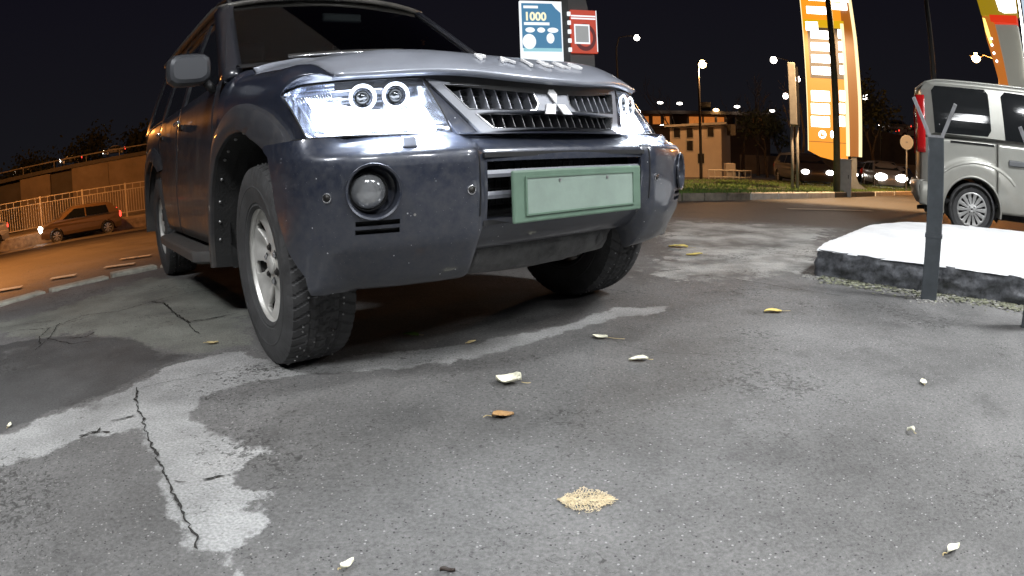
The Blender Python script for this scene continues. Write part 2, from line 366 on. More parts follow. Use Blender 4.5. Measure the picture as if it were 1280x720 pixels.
import numpy as np
def worn_apron():
    """near part of the apron: a fine grid that stores how deep each point lies inside each worn area"""
    x0, x1, y0, y1, c = -5.0, 5.2, .35, 7.3, .04
    xs = np.arange(x0, x1, c); ys = np.arange(y0, y1, c); X, Y = np.meshgrid(xs, ys); P = np.stack([X.ravel(), Y.ravel()], 1)
    def sd(poly):
        A = np.array(poly); B = np.roll(A, -1, 0); best = np.full(len(P), 1e9); ins = np.zeros(len(P), bool)
        for a, b in zip(A, B):
            d = b-a; t = np.clip(((P-a) @ d)/(d @ d+1e-12), 0, 1); q_ = P-(a+t[:, None]*d); best = np.minimum(best, np.hypot(q_[:, 0], q_[:, 1]))
            cnd = ((a[1] > P[:, 1]) != (b[1] > P[:, 1])); xx = a[0]+(P[:, 1]-a[1])*d[0]/(d[1] if abs(d[1]) > 1e-9 else 1e-9); ins ^= cnd & (P[:, 0] < xx)
        return np.where(ins, best, -best)
    ap = sd(apr); nx, ny = len(xs), len(ys)
    idx = np.arange(nx*ny).reshape(ny, nx); q4 = np.stack([idx[:-1, :-1], idx[:-1, 1:], idx[1:, 1:], idx[1:, :-1]], -1).reshape(-1, 4)
    ok = (ap[q4] > .07).all(1); q4 = q4[ok]
    me = bpy.data.meshes.new('worn_asphalt'); zz = np.array([terr(*p) for p in P])+.024
    me.from_pydata(np.column_stack([P, zz]).tolist(), [], q4.tolist()); me.update()
    for n_, px_ in PATCH.items():
        at_ = me.attributes.new(n_, 'FLOAT', 'POINT'); at_.data.foreach_set('value', (np.clip(sd(pxs(px_)), -.9, .9)+1).astype(np.float32))
    bmq = bmesh.new(); bmq.from_mesh(me); bmesh.ops.delete(bmq, geom=[v for v in bmq.verts if not v.link_faces], context='VERTS'); bmq.to_mesh(me); bmq.free()
    return me
def worn_material(base_name):
    m = asphalt(base_name, .092, .165, rough=.72, tint=(1, .985, .965)); t = m.node_tree; N = t.nodes.new; L = t.links.new; b = t.nodes['Principled BSDF']
    last = b.inputs['Base Color'].links[0].from_socket; tcn = N('ShaderNodeTexCoord'); src = tcn.outputs['Object']
    e1 = N('ShaderNodeTexNoise'); e1.inputs['Scale'].default_value = 9; e1.inputs['Detail'].default_value = 12; e1.inputs['Roughness'].default_value = .72; L(src, e1.inputs['Vector'])
    fine = N('ShaderNodeTexNoise'); fine.inputs['Scale'].default_value = 120; fine.inputs['Detail'].default_value = 3; L(src, fine.inputs['Vector'])
    cl = N('ShaderNodeTexNoise'); cl.inputs['Scale'].default_value = 2.4; cl.inputs['Detail'].default_value = 10; cl.inputs['Roughness'].default_value = .6; L(src, cl.inputs['Vector'])
    for nm, lo, hi, tint, amp, soft, fade in (('mossy_cement_patch', .13, .23, (1, 1.03, .90), .30, .03, .85), ('old_asphalt_patch', .040, .085, (1, 1, 1), .09, .012, .9), ('mottled_cement_patch', .10, .42, (1, 1, .95), .55, .05, .95), ('cement_patch', .22, .39, (1, 1.005, .99), .10, .008, .9)):
        at_ = N('ShaderNodeAttribute'); at_.attribute_name = nm; at_.attribute_type = 'GEOMETRY'
        k1 = N('ShaderNodeMath'); k1.operation = 'MULTIPLY_ADD'; k1.inputs[1].default_value = amp*2; k1.inputs[2].default_value = -amp-1; L(e1.outputs['Fac'], k1.inputs[0])
        k2 = N('ShaderNodeMath'); k2.operation = 'ADD'; L(at_.outputs['Fac'], k2.inputs[0]); L(k1.outputs[0], k2.inputs[1])
        mr = N('ShaderNodeMapRange'); mr.inputs['From Min'].default_value = -soft; mr.inputs['From Max'].default_value = soft; mr.inputs['To Max'].default_value = fade; L(k2.outputs[0], mr.inputs['Value'])
        # worn-through spots
        wr = N('ShaderNodeMapRange'); wr.inputs['From Min'].default_value = .30; wr.inputs['From Max'].default_value = .40; L(cl.outputs['Fac'], wr.inputs['Value'])
        mw = N('ShaderNodeMath'); mw.operation = 'MULTIPLY'; L(mr.outputs[0], mw.inputs[0]); L(wr.outputs[0], mw.inputs[1])
        rp_ = N('ShaderNodeValToRGB'); rp_.color_ramp.elements[0].position = .35; rp_.color_ramp.elements[1].position = .62
        rp_.color_ramp.elements[0].color = (*[lo*x for x in tint], 1); rp_.color_ramp.elements[1].color = (*[hi*x for x in tint], 1); L(cl.outputs['Fac'], rp_.inputs[0])
        fr_ = N('ShaderNodeMapRange'); fr_.inputs['From Min'].default_value = .3; fr_.inputs['From Max'].default_value = .7; fr_.inputs['To Min'].default_value = .68; fr_.inputs['To Max'].default_value = 1.28; L(fine.outputs['Fac'], fr_.inputs['Value'])
        mm = N('ShaderNodeMixRGB'); mm.blend_type = 'MULTIPLY'; mm.inputs['Fac'].default_value = 1; L(rp_.outputs[0], mm.inputs['Color1']); L(fr_.outputs[0], mm.inputs['Color2'])
        mx = N('ShaderNodeMixRGB'); L(mw.outputs[0], mx.inputs['Fac']); L(last, mx.inputs['Color1']); L(mm.outputs[0], mx.inputs['Color2']); last = mx.outputs[0]
    # pits and ragged crumbs of loose dirt, clustered
    g1 = N('ShaderNodeTexNoise'); g1.inputs['Scale'].default_value = 38; g1.inputs['Detail'].default_value = 6; g1.inputs['Roughness'].default_value = .7; g1.inputs['Distortion'].default_value = 1.2; L(src, g1.inputs['Vector'])
    g2 = N('ShaderNodeTexNoise'); g2.inputs['Scale'].default_value = 1.7; g2.inputs['Detail'].default_value = 5; L(src, g2.inputs['Vector'])
    a1 = N('ShaderNodeMapRange'); a1.inputs['From Min'].default_value = .48; a1.inputs['From Max'].default_value = .68; a1.inputs['To Min'].default_value = .0; a1.inputs['To Max'].default_value = .13; L(g2.outputs['Fac'], a1.inputs['Value'])
    a2 = N('ShaderNodeMath'); a2.operation = 'ADD'; L(g1.outputs['Fac'], a2.inputs[0]); L(a1.outputs[0], a2.inputs[1])
    a3 = N('ShaderNodeMapRange'); a3.inputs['From Min'].default_value = .628; a3.inputs['From Max'].default_value = .67; a3.inputs['To Max'].default_value = .75; L(a2.outputs[0], a3.inputs['Value'])
    mx = N('ShaderNodeMixRGB'); mx.inputs['Color2'].default_value = (.028, .028, .026, 1); L(a3.outputs[0], mx.inputs['Fac']); L(last, mx.inputs['Color1'])
    L(mx.outputs[0], b.inputs['Base Color']); return m
M['worn'] = worn_material('worn_asphalt'); me_ = worn_apron(); me_.materials.append(M['worn'])
struct(link(bpy.data.objects.new('parking_surface', me_)))
M['crack'] = mat('crack_dirt', (.022, .021, .019), .95)
M['debris'] = mat('debris', (.22, .215, .20), .9, var=.6, vscale=60)
def crack(pts, wd, seed, jit=.012):
    p3 = dens([(*gp(p), 0) for p in pts], .012, False); L_ = []; R_ = []
    for i, p in enumerate(p3):
        j = Vector((noise.noise(Vector((p.x*23, p.y*23, seed))), noise.noise(Vector((p.x*23, p.y*23, seed+9))), 0))*jit*1.1
        j += Vector((noise.noise(Vector((p.x*90, p.y*90, seed))), noise.noise(Vector((p.x*90, p.y*90, seed+5))), 0))*.006
        d = (p3[min(i+1, len(p3)-1)]-p3[max(i-1, 0)]).normalized(); n_ = Vector((-d.y, d.x, 0))
        w_ = wd*(.25+2.0*abs(noise.noise(Vector((p.x*60, p.y*60, seed+4)))))*(1 if 0 < i < len(p3)-1 else .1)
        L_.append(p+j+n_*w_); R_.append(p+j-n_*w_)
    vs = []; 
    for a, b in zip(L_, R_): vs += [(a.x, a.y, .0285), (b.x, b.y, .0285)]
    fs = [(2*i, 2*i+1, 2*i+3, 2*i+2) for i in range(len(L_)-1)]
    return vs, fs
cr = MB()
for i, (pts, wd) in enumerate([([(172, 486), (170, 500), (180, 530), (196, 572), (214, 610), (232, 648), (250, 690)], .0045),
    ([(60, 412), (110, 395), (150, 390), (190, 378), (240, 366), (290, 362)], .004), ([(206, 380), (222, 398), (240, 405), (285, 396)], .004), ([(45, 440), (62, 425), (75, 405)], .003),
    ([(60, 424), (90, 432), (115, 428)], .004), ([(98, 548), (118, 542), (140, 543)], .005), ([(140, 528), (170, 521)], .004), ([(215, 606), (240, 604)], .0035), ([(255, 603), (284, 598)], .005),
    ([(0, 412), (40, 405), (70, 402)], .003), ([(0, 420), (25, 414), (62, 412), (110, 398)], .004), ([(190, 378), (206, 381), (218, 392), (236, 404), (262, 400), (300, 392)], .005), ([(232, 402), (240, 412), (250, 420)], .003), ([(62, 412), (50, 424), (52, 432)], .004), ([(85, 425), (110, 422), (120, 416)], .005), ([(100, 550), (120, 543), (128, 536)], .003), ([(880, 345), (930, 352), (990, 362), (1060, 372)], .003), ([(176, 487), (250, 471), (330, 458), (420, 452)], .0015), ([(760, 424), (790, 436), (840, 444), (900, 446)], .0012)]):
    cr.add(*crack(pts, wd, i*3.1))
stuff(cr.build('asphalt_cracks', M['crack']))
# small grit and chips scattered on the apron
gr = MB()
def chip(p, s, seed):
    rnd = random.Random(seed); M_ = Matrix.Translation(p) @ Matrix.Rotation(rnd.random()*6.28, 4, 'Z') @ Matrix.Rotation(rnd.uniform(-.3, .3), 4, 'X')
    k = [(rnd.uniform(.6, 1), rnd.uniform(.5, 1)) for _ in range(5)]
    top = [M_ @ Vector((s*math.cos(a*1.2566)*k[a][0], s*.7*math.sin(a*1.2566)*k[a][1], s*.35)) for a in range(5)]
    bot = [M_ @ Vector((s*1.1*math.cos(a*1.2566)*k[a][0], s*.8*math.sin(a*1.2566)*k[a][1], -s*.1)) for a in range(5)]
    gr.add(top+bot, [(0, 1, 2, 3, 4)]+[(a, 5+a, 5+(a+1) % 5, (a+1) % 5) for a in range(5)])
for i in range(1500):
    y = .75+random.random()**1.6*5; x = random.uniform(-1.15, 1.15)*(y+.4)
    if y > 5.5: continue
    chip(Vector((x, y, .022)), random.uniform(.0015, .0042)*(1+.25*y), i)
for i in range(1100):    # along the foot of the island and round the post
    t = random.random(); a = Vector((1.86, 3.60, 0)).lerp(Vector((3.2, 2.28, 0)), t); n_ = Vector((-.7, -.71, 0))
    chip(a+n_*abs(random.gauss(0, .09))+Vector((0, 0, .024)), random.uniform(.003, .006)+.022*random.random()**5, 9000+i)
for i in range(260):    # crumbled concrete round the foot of the post
    a = random.random()*6.28; r_ = abs(random.gauss(.03, .05)); chip(Vector((2.31+.06+r_*1.5*math.cos(a), 2.81+r_*math.sin(a), .024)), random.uniform(.004, .02), 20000+i)
for i in range(420):    # coarse chips on the left, older surface
    x = random.uniform(-1.9, -.4); y = random.uniform(.75, 1.45); chip(Vector((x, y, .023)), random.uniform(.0015, .0048), 30000+i)
stuff(gr.build('grit', M['debris']))
M['moss'] = mat('dry_moss', (.17, .175, .12), .95, var=.7, vscale=60, bump=.8, bscale=90)
ms = MB()
for i in range(1800):
    t = random.random(); a = Vector((1.95, 3.50, .022)).lerp(Vector((3.1, 2.36, .022)), t); n_ = Vector((-.7, -.71, 0))
    c = a+n_*(abs(random.gauss(0, .10))-.01); s = random.uniform(.006, .02); b = random.random()*6.28
    ms.add([c+Vector((s*math.cos(b+k*2.1), s*math.sin(b+k*2.1), .002+random.random()*.012)) for k in range(3)], [(0, 1, 2)])
stuff(ms.build('moss_along_island', M['moss']))

# ------------------------------------------------------------------ leaves
def leafmat(n, c): 
    return mat(n, c, .55, var=.25, vscale=50, bump=.3, bscale=120)
LM = {'pale': leafmat('pale_leaf', (.78, .76, .60)), 'yellow': leafmat('yellow_leaf', (.66, .52, .16)), 'brown': leafmat('brown_leaf', (.38, .22, .09)), 'dark': leafmat('dark_leaf', (.03, .02, .015)), 'green': leafmat('green_leaf', (.10, .20, .03)), 'straw': leafmat('straw_leaf', (.50, .40, .20))}
def leaf(px, size, ang, kind, label, curl=.25, asp=.7, stem=.5, grp=None):
    p = G(*px); M_ = Matrix.Translation((p.x, p.y, .027)) @ Matrix.Rotation(ang, 4, 'Z')
    n = 14; rows_ = []
    for i in range(n+1):
        t = i/n; wd = asp*.5*size*math.sin(PI*min(1, t**.75))**.8*(1+.12*noise.noise(Vector((t*9, px[0], 0)))); x = (t-.5)*size
        rows_.append([M_ @ Vector((x+.02*size*noise.noise(Vector((t*20, s, 5))), wd*s, size*(.02+curl*(abs(s)**1.5*.35+.12*math.sin(t*5+px[0]))+.03*noise.noise(Vector((t*6, s*3, px[0])))+curl*.06))) for s in (-1, -.66, -.33, 0, .33, .66, 1)])
    vs, fs = grid(rows_)
    o = mesh('leaf', vs, fs, LM[kind], smooth=True); solid(o, .0008)
    if stem:
        mb = MB(); mb.tube([M_ @ Vector((-.5*size-stem*size*t, .12*size*math.sin(3*t), .012*size+.004+.02*size*math.sin(PI*t))) for t in [k/6 for k in range(7)]], .0012+.0004*size, 5)
        mb.build('stem', LM['straw'], o)
    o['label'] = label; o['category'] = 'leaf'; o['group'] = 'fallen leaves on the asphalt'; return o
leaf((636, 481), .088, 2.9, 'pale', 'large pale cream leaf alone on the open asphalt in front of the front tyre', .6, .95, .35)
leaf((629, 523), .066, .25, 'brown', 'small thin orange-brown leaf just below the large cream leaf', .35, .62, .4)
leaf((798, 453), .072, 3.0, 'pale', 'pale folded leaf at the end of a long thin stem, nearer of the pair', .35, .5, .25)
leaf((750, 424), .066, 2.7, 'pale', 'pale curled leaf at the far end of the long thin stem', .3, .6, 1.1)
leaf((966, 392), .095, 3.1, 'yellow', 'flat yellow leaf with dark stem lying before the painted island', .25, .5, .5)
leaf((1153, 481), .040, 1.2, 'pale', 'tiny pale leaf alone below the bent-arm post', .5, .7, .3)
leaf((436, 712), .035, .9, 'pale', 'small white leaf at the bottom edge of the view', .8, .55, .2)
leaf((514, 421), .075, 2.9, 'green', 'flat green leaf lying in the shadow under the front bumper', .2, .6, .3)
leaf((15, 534), .035, 2.0, 'pale', 'small cream leaf at the left edge on the dark old asphalt', .5, .6, .4)
leaf((266, 431), .060, .2, 'straw', 'dull straw-coloured leaf beside the near front tyre on the mossy cement', .3, .45, .3)
leaf((560, 718), .03, .2, 'dark', 'dark leaf scrap cut by the bottom edge of the view', .8, .4, 0)
leaf((848, 310), .16, 2.6, 'yellow', 'yellowed leaf beside the mottled cement patch, nearest to the bumper corner', .2, .45, .4)
leaf((868, 320), .13, 3.2, 'yellow', 'yellowed leaf on the mottled cement, right of another yellow leaf', .2, .4, .3)
leaf((1137, 542), .030, 1.9, 'pale', 'upright white scrap of leaf on the right-hand asphalt', 1.1, .5, .3)
leaf((1188, 690), .05, .3, 'pale', 'grey-green leaf scrap at the lower right corner', .5, .5, .3)
leaf((590, 430), .05, .9, 'straw', 'faded leaf on the light cement strip under the bumper', .2, .5, .2)
# skeleton leaf: veins and a lattice of fine ribs, built as tubes
p = G(735, 628); M_ = Matrix.Translation((p.x, p.y, .026)) @ Matrix.Rotation(-.12, 4, 'Z'); sk = MB(); S = .118
LM['straw2'] = leafmat('skeleton_leaf', (.66, .55, .36))
sk.tube([M_ @ Vector((S*(t-.55), 0, .003)) for t in [k/8 for k in range(10)]], .0014, 5)
hw = lambda t: .40*S*math.sin(PI*min(1, max(0, t))**.9)**.7*(1+.25*noise.noise(Vector((t*7, 1, 0))))
for k in range(15):
    t = .06+.9*k/15
    for s in (-1, 1):
        sk.tube([M_ @ Vector((S*(t-.55+.10*u), s*u*hw(t+.06)*1.0, .003+.003*math.sin(u*9+k))) for u in (0, .35, .7, 1)], .0008, 4)
rn = random.Random(5)
for k in range(900):
    t = rn.uniform(-.02, 1.0); s = max(-1.15, min(1.15, rn.gauss(0, .55))); a = rn.random()*6.28; l = rn.uniform(.002, .006)
    c = Vector((S*(t-.55)+.05*S*abs(s), s*hw(t), .001+rn.random()*.003))
    sk.tube([M_ @ (c+Vector((l*math.cos(a), l*math.sin(a), 0))), M_ @ (c-Vector((l*math.cos(a), l*math.sin(a), 0)))], .0007, 3, False)
o = sk.build('leaf', LM['straw2']); tag(o, 'decayed straw-coloured leaf crumbled to veins and flakes near the bottom', 'leaf', 'fallen leaves on the asphalt')

# ------------------------------------------------------------------ kerb on the left, built of painted stones
kb = struct(empty('kerb')); M['kerb'] = mat('painted_kerb', (.34, .33, .28), .85, var=.4, vscale=9, bump=.5, bscale=40)
line = [(-5.2, .9), (-4.65, 1.9), (-4.22, 2.75), (-3.98, 3.3), (-3.70, 3.86), (-3.36, 4.37), (-3.02, 4.72), (-2.65, 5.1), (-2.3, 5.5)]
for i, (a, b) in enumerate(zip(line, line[1:])):
    A, B = Vector((*a, 0)), Vector((*b, 0)); d = (B-A).normalized(); A = A+d*.02
    L_ = (B-A).length-.02; off = .03*((i % 2)*2-1)
    Mx = Matrix.Translation(A) @ Matrix.Rotation(math.atan2(d.y, d.x), 4, 'Z')
    o = MB().box((0, off, -.2), (L_, off+.15, .035+.006*(i % 3)), Mx).build('kerb_stone', M['kerb'], kb); bevel(o, .015)

# lane marks on the road
M['mark'] = mat('worn_road_paint', (.52, .48, .38), .7, var=.35, vscale=20)
def ribbon(name, A, B, wd, zoff, m, n=12, parent=None):
    vs = []; d = (B-A); d.z = 0; d.normalize(); nn = Vector((-d.y, d.x, 0))
    for i in range(n+1):
        p = A.lerp(B, i/n)
        for s in (-1, 1):
            q_ = p+nn*s*wd/2; vs.append((q_.x, q_.y, terr(q_.x, q_.y)+zoff))
    f = [(2*i, 2*i+1, 2*i+3, 2*i+2) for i in range(n)]
    f = [t if True else t for t in f]
    o = mesh(name, vs, f, m, parent); 
    if o.data.polygons[0].normal.z < 0: o.data.flip_normals()
    return o
lm_ = struct(empty('lane_marking'))
for a, b in [((-18, 364), (28, 356)), ((64, 346), (95, 341)), ((131, 332), (168, 327)), ((150, 322), (188, 317))]:
    ribbon('dash', G(*a), G(*b), .12, .006, M['mark'], parent=lm_)
ribbon('dash', G(985, 259.5), G(1090, 262.5), .14, .006, M['mark'], parent=lm_)

# ------------------------------------------------------------------ SUV
CARX, CARY, CARYAW = -.25960, 2.81271, -.871807
suv = empty('suv_car', (CARX, CARY, .022), CARYAW)
tag(suv, 'dark graphite off-road car with lit headlights parked nose first towards the camera', 'car')
def interp(pts, x):
    if x <= pts[0][0]: return pts[0][1]
    for a, b in zip(pts, pts[1:]):
        if x <= b[0]: return a[1]+(b[1]-a[1])*(x-a[0])/(b[0]-a[0])
    return pts[-1][1]
def catmull(P, n):
    P = [Vector(p) for p in P]; Q = [2*P[0]-P[1]]+P+[2*P[-1]-P[-2]]; out = []
    for i in range(1, len(Q)-2):
        for k in range(n):
            t = k/n; a, b, c, d = Q[i-1:i+3]
            out.append(.5*((2*b)+(c-a)*t+(2*a-5*b+4*c-d)*t*t+(3*b-a-3*c+d)*t**3))
    out.append(P[-1]); return out
# --- bumper
PLAN = catmull([(.800, 0, 0), (.798, .2, 0), (.787, .4, 0), (.765, .55, 0), (.728, .68, 0), (.690, .77, 0), (.635, .85, 0), (.555, .905, 0), (.46, .932, 0), (.36, .940, 0), (.25, .942, 0), (.15, .942, 0)], 8)
DZ = [(.30, .30), (.345, .17), (.36, .115), (.375, .09), (.42, .060), (.48, .030), (.50, .020), (.57, .008), (.65, 0), (.735, .0), (.765, .006), (.777, .014), (.787, .034), (.80, .058), (.815, .10), (.835, .155), (.85, .19)]
XE = [(.35, .50), (.375, .50), (.41, .50), (.434, .48), (.489, .42), (.61, .345), (.70, .325), (.794, .285), (.815, .235), (.85, .20)]
def bumper_row(z, full=True):
    d0 = interp(DZ, z); pts = []
    for i, p in enumerate(PLAN):
        t = (PLAN[min(i+1, len(PLAN)-1)]-PLAN[max(i-1, 0)]).normalized(); n_ = Vector((t.y, -t.x, 0))
        if n_.x < 0: n_ = -n_ if n_.dot(Vector((1, .3, 0))) < 0 else n_
        y = p.y; k = min(1, max(0, (.426-y)/.010)); d = d0+.026*k
        dd = d if y < .9 else d*max(.15, 1-(y-.9)/.05)
        q_ = p-n_*dd*(1 if y < .86 else max(.25, 1-(y-.86)/.09)); pts.append(Vector((q_.x, max(0, q_.y), z)))
    pts[0].y = 0
    return pts
YS = [0, .08, .16, .24, .31, .36, .380, .386, .395, .405, .415, .425, .44, .47, .51, .55, .59]
def resample(pts, n):
    L_ = [0]
    for a, b in zip(pts, pts[1:]): L_.append(L_[-1]+(b-a).length)
    out = []
    for k in range(n):
        s = L_[-1]*k/(n-1); i = 0
        while i < len(L_)-2 and L_[i+1] < s: i += 1
        out.append(pts[i].lerp(pts[i+1], (s-L_[i])/max(1e-9, L_[i+1]-L_[i])))
    return out
ZB = [.35, .358, .37, .385, .41, .44, .47, .482, .50, .528, .540, .547, .585, .62, .65, .69, .715, .732, .738, .75, .762, .772, .779, .786, .795, .805, .818, .835]
def bump_pts(z):
    row = bumper_row(z); xe = interp(XE, z); front = []
    for y in YS:
        for a, b in zip(row, row[1:]):
            if a.y <= y <= b.y+1e-9 and b.y > a.y:
                front.append(a.lerp(b, (y-a.y)/(b.y-a.y))); break
    rest = [front[-1]]
    xe = min(xe, front[-1].x-.03)
    for p in row:
        if p.y > YS[-1]+.005 and p.x > xe: rest.append(p)
    # end exactly on the arch edge
    last = [b for a, b in zip(row, row[1:]) if b.x <= xe and b.y > .5]
    if last:
        b = last[0]; a = rest[-1]
        if a.x-b.x > 1e-6: rest.append(a.lerp(b, (a.x-xe)/(a.x-b.x)))
    return front[:-1]+resample(rest, 22)
brow = []
for z in ZB:
    h = bump_pts(z)
    for p in h:                      # the middle section ends higher than the corners
        k = min(1, max(0, (.425-p.y)/.03)); k = k*k*(3-2*k)
        if z < .56: p.z = p.z+k*(.56-z)*.40
    brow.append([Vector((p.x, -p.y, p.z)) for p in reversed(h)]+h[1:])
n = len(brow[0]); vs = [v for r in brow for v in r]; fs = []
for i in range(len(brow)-1):
    for k in range(n-1):
        a, b, c, d = brow[i][k], brow[i][k+1], brow[i+1][k+1], brow[i+1][k]
        cy = (a.y+b.y)/2; cz = (ZB[i]+ZB[i+1])/2
        if abs(cy) < .3855 and .543 < cz < .735: continue
        fs.append((i*n+k, i*n+k+1, (i+1)*n+k+1, (i+1)*n+k))
bumper = mesh('front_bumper', vs, fs, M['paint'], suv, True)
solid(bumper, .012, -1)
def bump_at(y, z):
    h = bump_pts(z); s = 1 if y >= 0 else -1; ay = abs(y)
    for a, b in zip(h, h[1:]):
        if a.y <= ay <= b.y and b.y > a.y:
            t = (ay-a.y)/(b.y-a.y); p = a.lerp(b, t); d = (b-a).normalized(); n_ = Vector((d.y, -d.x, 0)); 
            if n_.x < 0: n_ = -n_
            return Vector((p.x, s*p.y, z)), Vector((n_.x, s*n_.y, 0))
    return Vector((h[-1].x, s*h[-1].y, z)), Vector((0, s, 0))
def frame_at(y, z, tilt=0):
    p, n_ = bump_at(y, z); n_ = (n_+Vector((0, 0, tilt))).normalized(); t = Vector((0, 0, 1)).cross(n_).normalized(); u = n_.cross(t)
    return Matrix(((t.x, u.x, n_.x, p.x), (t.y, u.y, n_.y, p.y), (t.z, u.z, n_.z, p.z), (0, 0, 0, 1)))
def lathe_mb(F, prof, n=32, sx=1, sy=1, cx=0):
    mb = MB(); rows_ = []
    for r, h in prof: rows_.append([F @ Vector((cx+sx*r*math.cos(a), sy*r*math.sin(a), h)) for a in [2*PI*k/n for k in range(n)]])
    vs, fs = grid(rows_, True); mb.add(vs, fs); return mb
# recess cutters for fog lamps and vents (real holes through the bumper skin)
cut = MB()
for s in (-1, 1):
    F = frame_at(s*.755, .665); cut.add(*(lambda mb: (mb.v, mb.f))(MB().tube([F @ Vector((0, 0, -.12)), F @ Vector((0, 0, .08))], .078, 32)))
    for dz in (.572, .547):
        F = frame_at(s*.745, dz); cut.add(*(lambda mb: (mb.v, mb.f))(MB().box((-.066, -.0075, -.1), (.066, .0075, .08), F)))
co = cut.build('cutter', M['plastic'], suv)
bmx = bmesh.new(); bmx.from_mesh(co.data); bmesh.ops.recalc_face_normals(bmx, faces=bmx.faces); bmx.to_mesh(co.data); bmx.free()
bpy.context.view_layer.update()
md = bumper.modifiers.new('holes', 'BOOLEAN'); md.object = co; md.operation = 'DIFFERENCE'; md.solver = 'EXACT'
dg = bpy.context.evaluated_depsgraph_get(); me = bpy.data.meshes.new_from_object(bumper.evaluated_get(dg)); bumper.modifiers.clear(); bumper.data = me; bpy.data.objects.remove(co)
me.set_sharp_from_angle(angle=math.radians(40))
fogs = []
for s in (-1, 1):
    F = frame_at(s*.755, .665)
    fl = lathe_mb(F, [(.084, .004), (.082, .010), (.076, .006), (.072, -.02), (.069, -.055), (.05, -.062), (0.001, -.064)], 36).build('fog_lamp', M['paint'], suv, True, .6)
    Fc = F @ Matrix.Translation((s*.015, 0, -.030))
    lathe_mb(Fc, [(.060, -.02), (.060, .0), (.056, .004), (.052, -.002)], 36).build('fog_lamp_ring', M['plastic'], fl, True, .6)
    lathe_mb(Fc, [(.053, -.004), (.047, .010), (.033, .018), (.017, .022), (.0005, .023)], 32).build('fog_lens', M['foglens'], fl, True)
    for dz in (.572, .547):
        F = frame_at(s*.745, dz)
        mb = MB().box((-.07, -.011, -.035), (.07, .011, -.03), F); mb.build('vent_slot', M['plastic'], bumper)
    for y, z in ((.464, .649), (.868, .655)):
        F = frame_at(s*y, z)
        o = lathe_mb(F, [(.015, 0), (.015, .003), (.012, .004), (.0115, .001)], 20).build('parking_sensor', M['chrome'], bumper, True, .5)
        lathe_mb(F, [(.0105, .001), (.0095, .004), (.0005, .005)], 16).build('sensor_face', M['darkmetal'], bumper, True)
    # headlight washer cap
    p, n_ = bump_at(s*.625, .80)
    F = frame_at(s*.625, .797, .6)
    o = MB().box((-.024, -.020, -.01), (.024, .020, .016), F).build('headlight_washer', M['silver'] if 0 else mat('washer_cap', (.13, .14, .17), .35, .5), suv); bevel(o, .006)
# lower grille: recess and two slats
op = [(y, z) for y, z in ((-.385, .735), (.385, .735), (.36, .543), (-.36, .543))]
mb = MB(); mb.box((.55, -.40, .53), (.60, .40, .76)); mb.box((.60, -.40, .745), (.77, .40, .76)); mb.box((.60, -.40, .53), (.75, .40, .545)); mb.build('intake_recess', M['plastic'], suv)
for z in (.692, .624):
    rows_ = []
    for i in range(25):
        y = -.385+.77*i/24; p, _ = bump_at(y, z)
        rows_.append([Vector((p.x-.03, y, z+.010)), Vector((p.x-.012, y, z+.012)), Vector((p.x-.008, y, z)), Vector((p.x-.012, y, z-.012)), Vector((p.x-.03, y, z-.010))])
    vs, fs = grid(rows_); o = mesh('intake_slat', vs, fs, M['silver'], suv, True, .6)
mb = MB()
for k in range(26): mb.box((.60, -.38+.0304*k, .56), (.604, -.377+.0304*k, .735))
for k in range(6): mb.box((.604, -.38, .575+.028*k), (.607, .38, .578+.028*k))
stuff(mb.build('intake_mesh', M['darkgrille'], suv))
# number plate on its holder (blank: unreadable in the photograph)
o = MB().box((.795, -.322, .530), (.810, .322, .700)).build('number_plate_holder', M['plate_frame'], suv); bevel(o, .006)
o2 = MB().box((.8102, -.27, .555), (.8125, .27, .678)).build('number_plate', M['plate'], o); bevel(o2, .001)
for z0_, z1_, y0_, y1_ in ((.553, .559, -.274, .274), (.674, .680, -.274, .274), (.559, .674, -.274, -.268), (.559, .674, .268, .274)): MB().box((.8103, y0_, z0_), (.816, y1_, z1_)).build('plate_rim', M['plate_frame'], o)
for y_ in (-.12, .12): MB().tube([(.812, y_, .662), (.8155, y_, .662)], .006, 10).build('plate_screw', M['stud'], o)
for s in (-1, 1):      # shut lines of the bumper
    pts = [bump_at(s*.4265, z)[0]+Vector((.001, 0, 0)) for z in (.565, .60, .64, .68, .72, .75, .768)]
    MB().tube(pts, .0028, 6).build('shut_line', M['plastic'], bumper)
    MB().tube([Vector((.20+.27*k/8, s*(interp([(.2, .896), (.3, .890), (.38, .882), (.47, .868)], .20+.27*k/8)), .838)) for k in range(9)], .004, 6).build('shut_line', M['plastic'], bumper)
# --- front face: grille
def Gx(y, z): return .686-.34*y*y-.45*(z-.90)
def gfn(off): return lambda a, b, d: Vector((Gx(a, b)+off-d, a, b))
TOPZ, BOTZ = 1.018, .824
fr_out = [(-.474, TOPZ), (-.32, 1.012), (0, 1.003), (.32, 1.012), (.474, TOPZ), (.341, BOTZ), (-.341, BOTZ)]
upL = [(-.425, .998), (-.25, .990), (-.085, .984), (-.078, .93), (-.10, .905), (-.36, .907)]
upR = [(-a, b) for a, b in reversed(upL)]
low = [(-.345, .892), (-.30, .842), (.30, .842), (.345, .892), (.2, .889), (-.2, .889)]
gfr = plate('grille_frame', fr_out, [upL, upR, low], gfn(.004), .035, M['silver'], suv, .03); bevel(gfr, .004, 2)
def inset(poly, c):
    return [((a-c[0])*.975+c[0], (b-c[1])*.95+c[1]) for a, b in poly]
# chrome lining of each opening
for P_, c in ((upL, (-.24, .948)), (upR, (.24, .948)), (low, (0, .866))):
    plate('chrome_trim', P_, [inset(P_, c)], gfn(.006), .03, M['chrome'], gfr, .03)
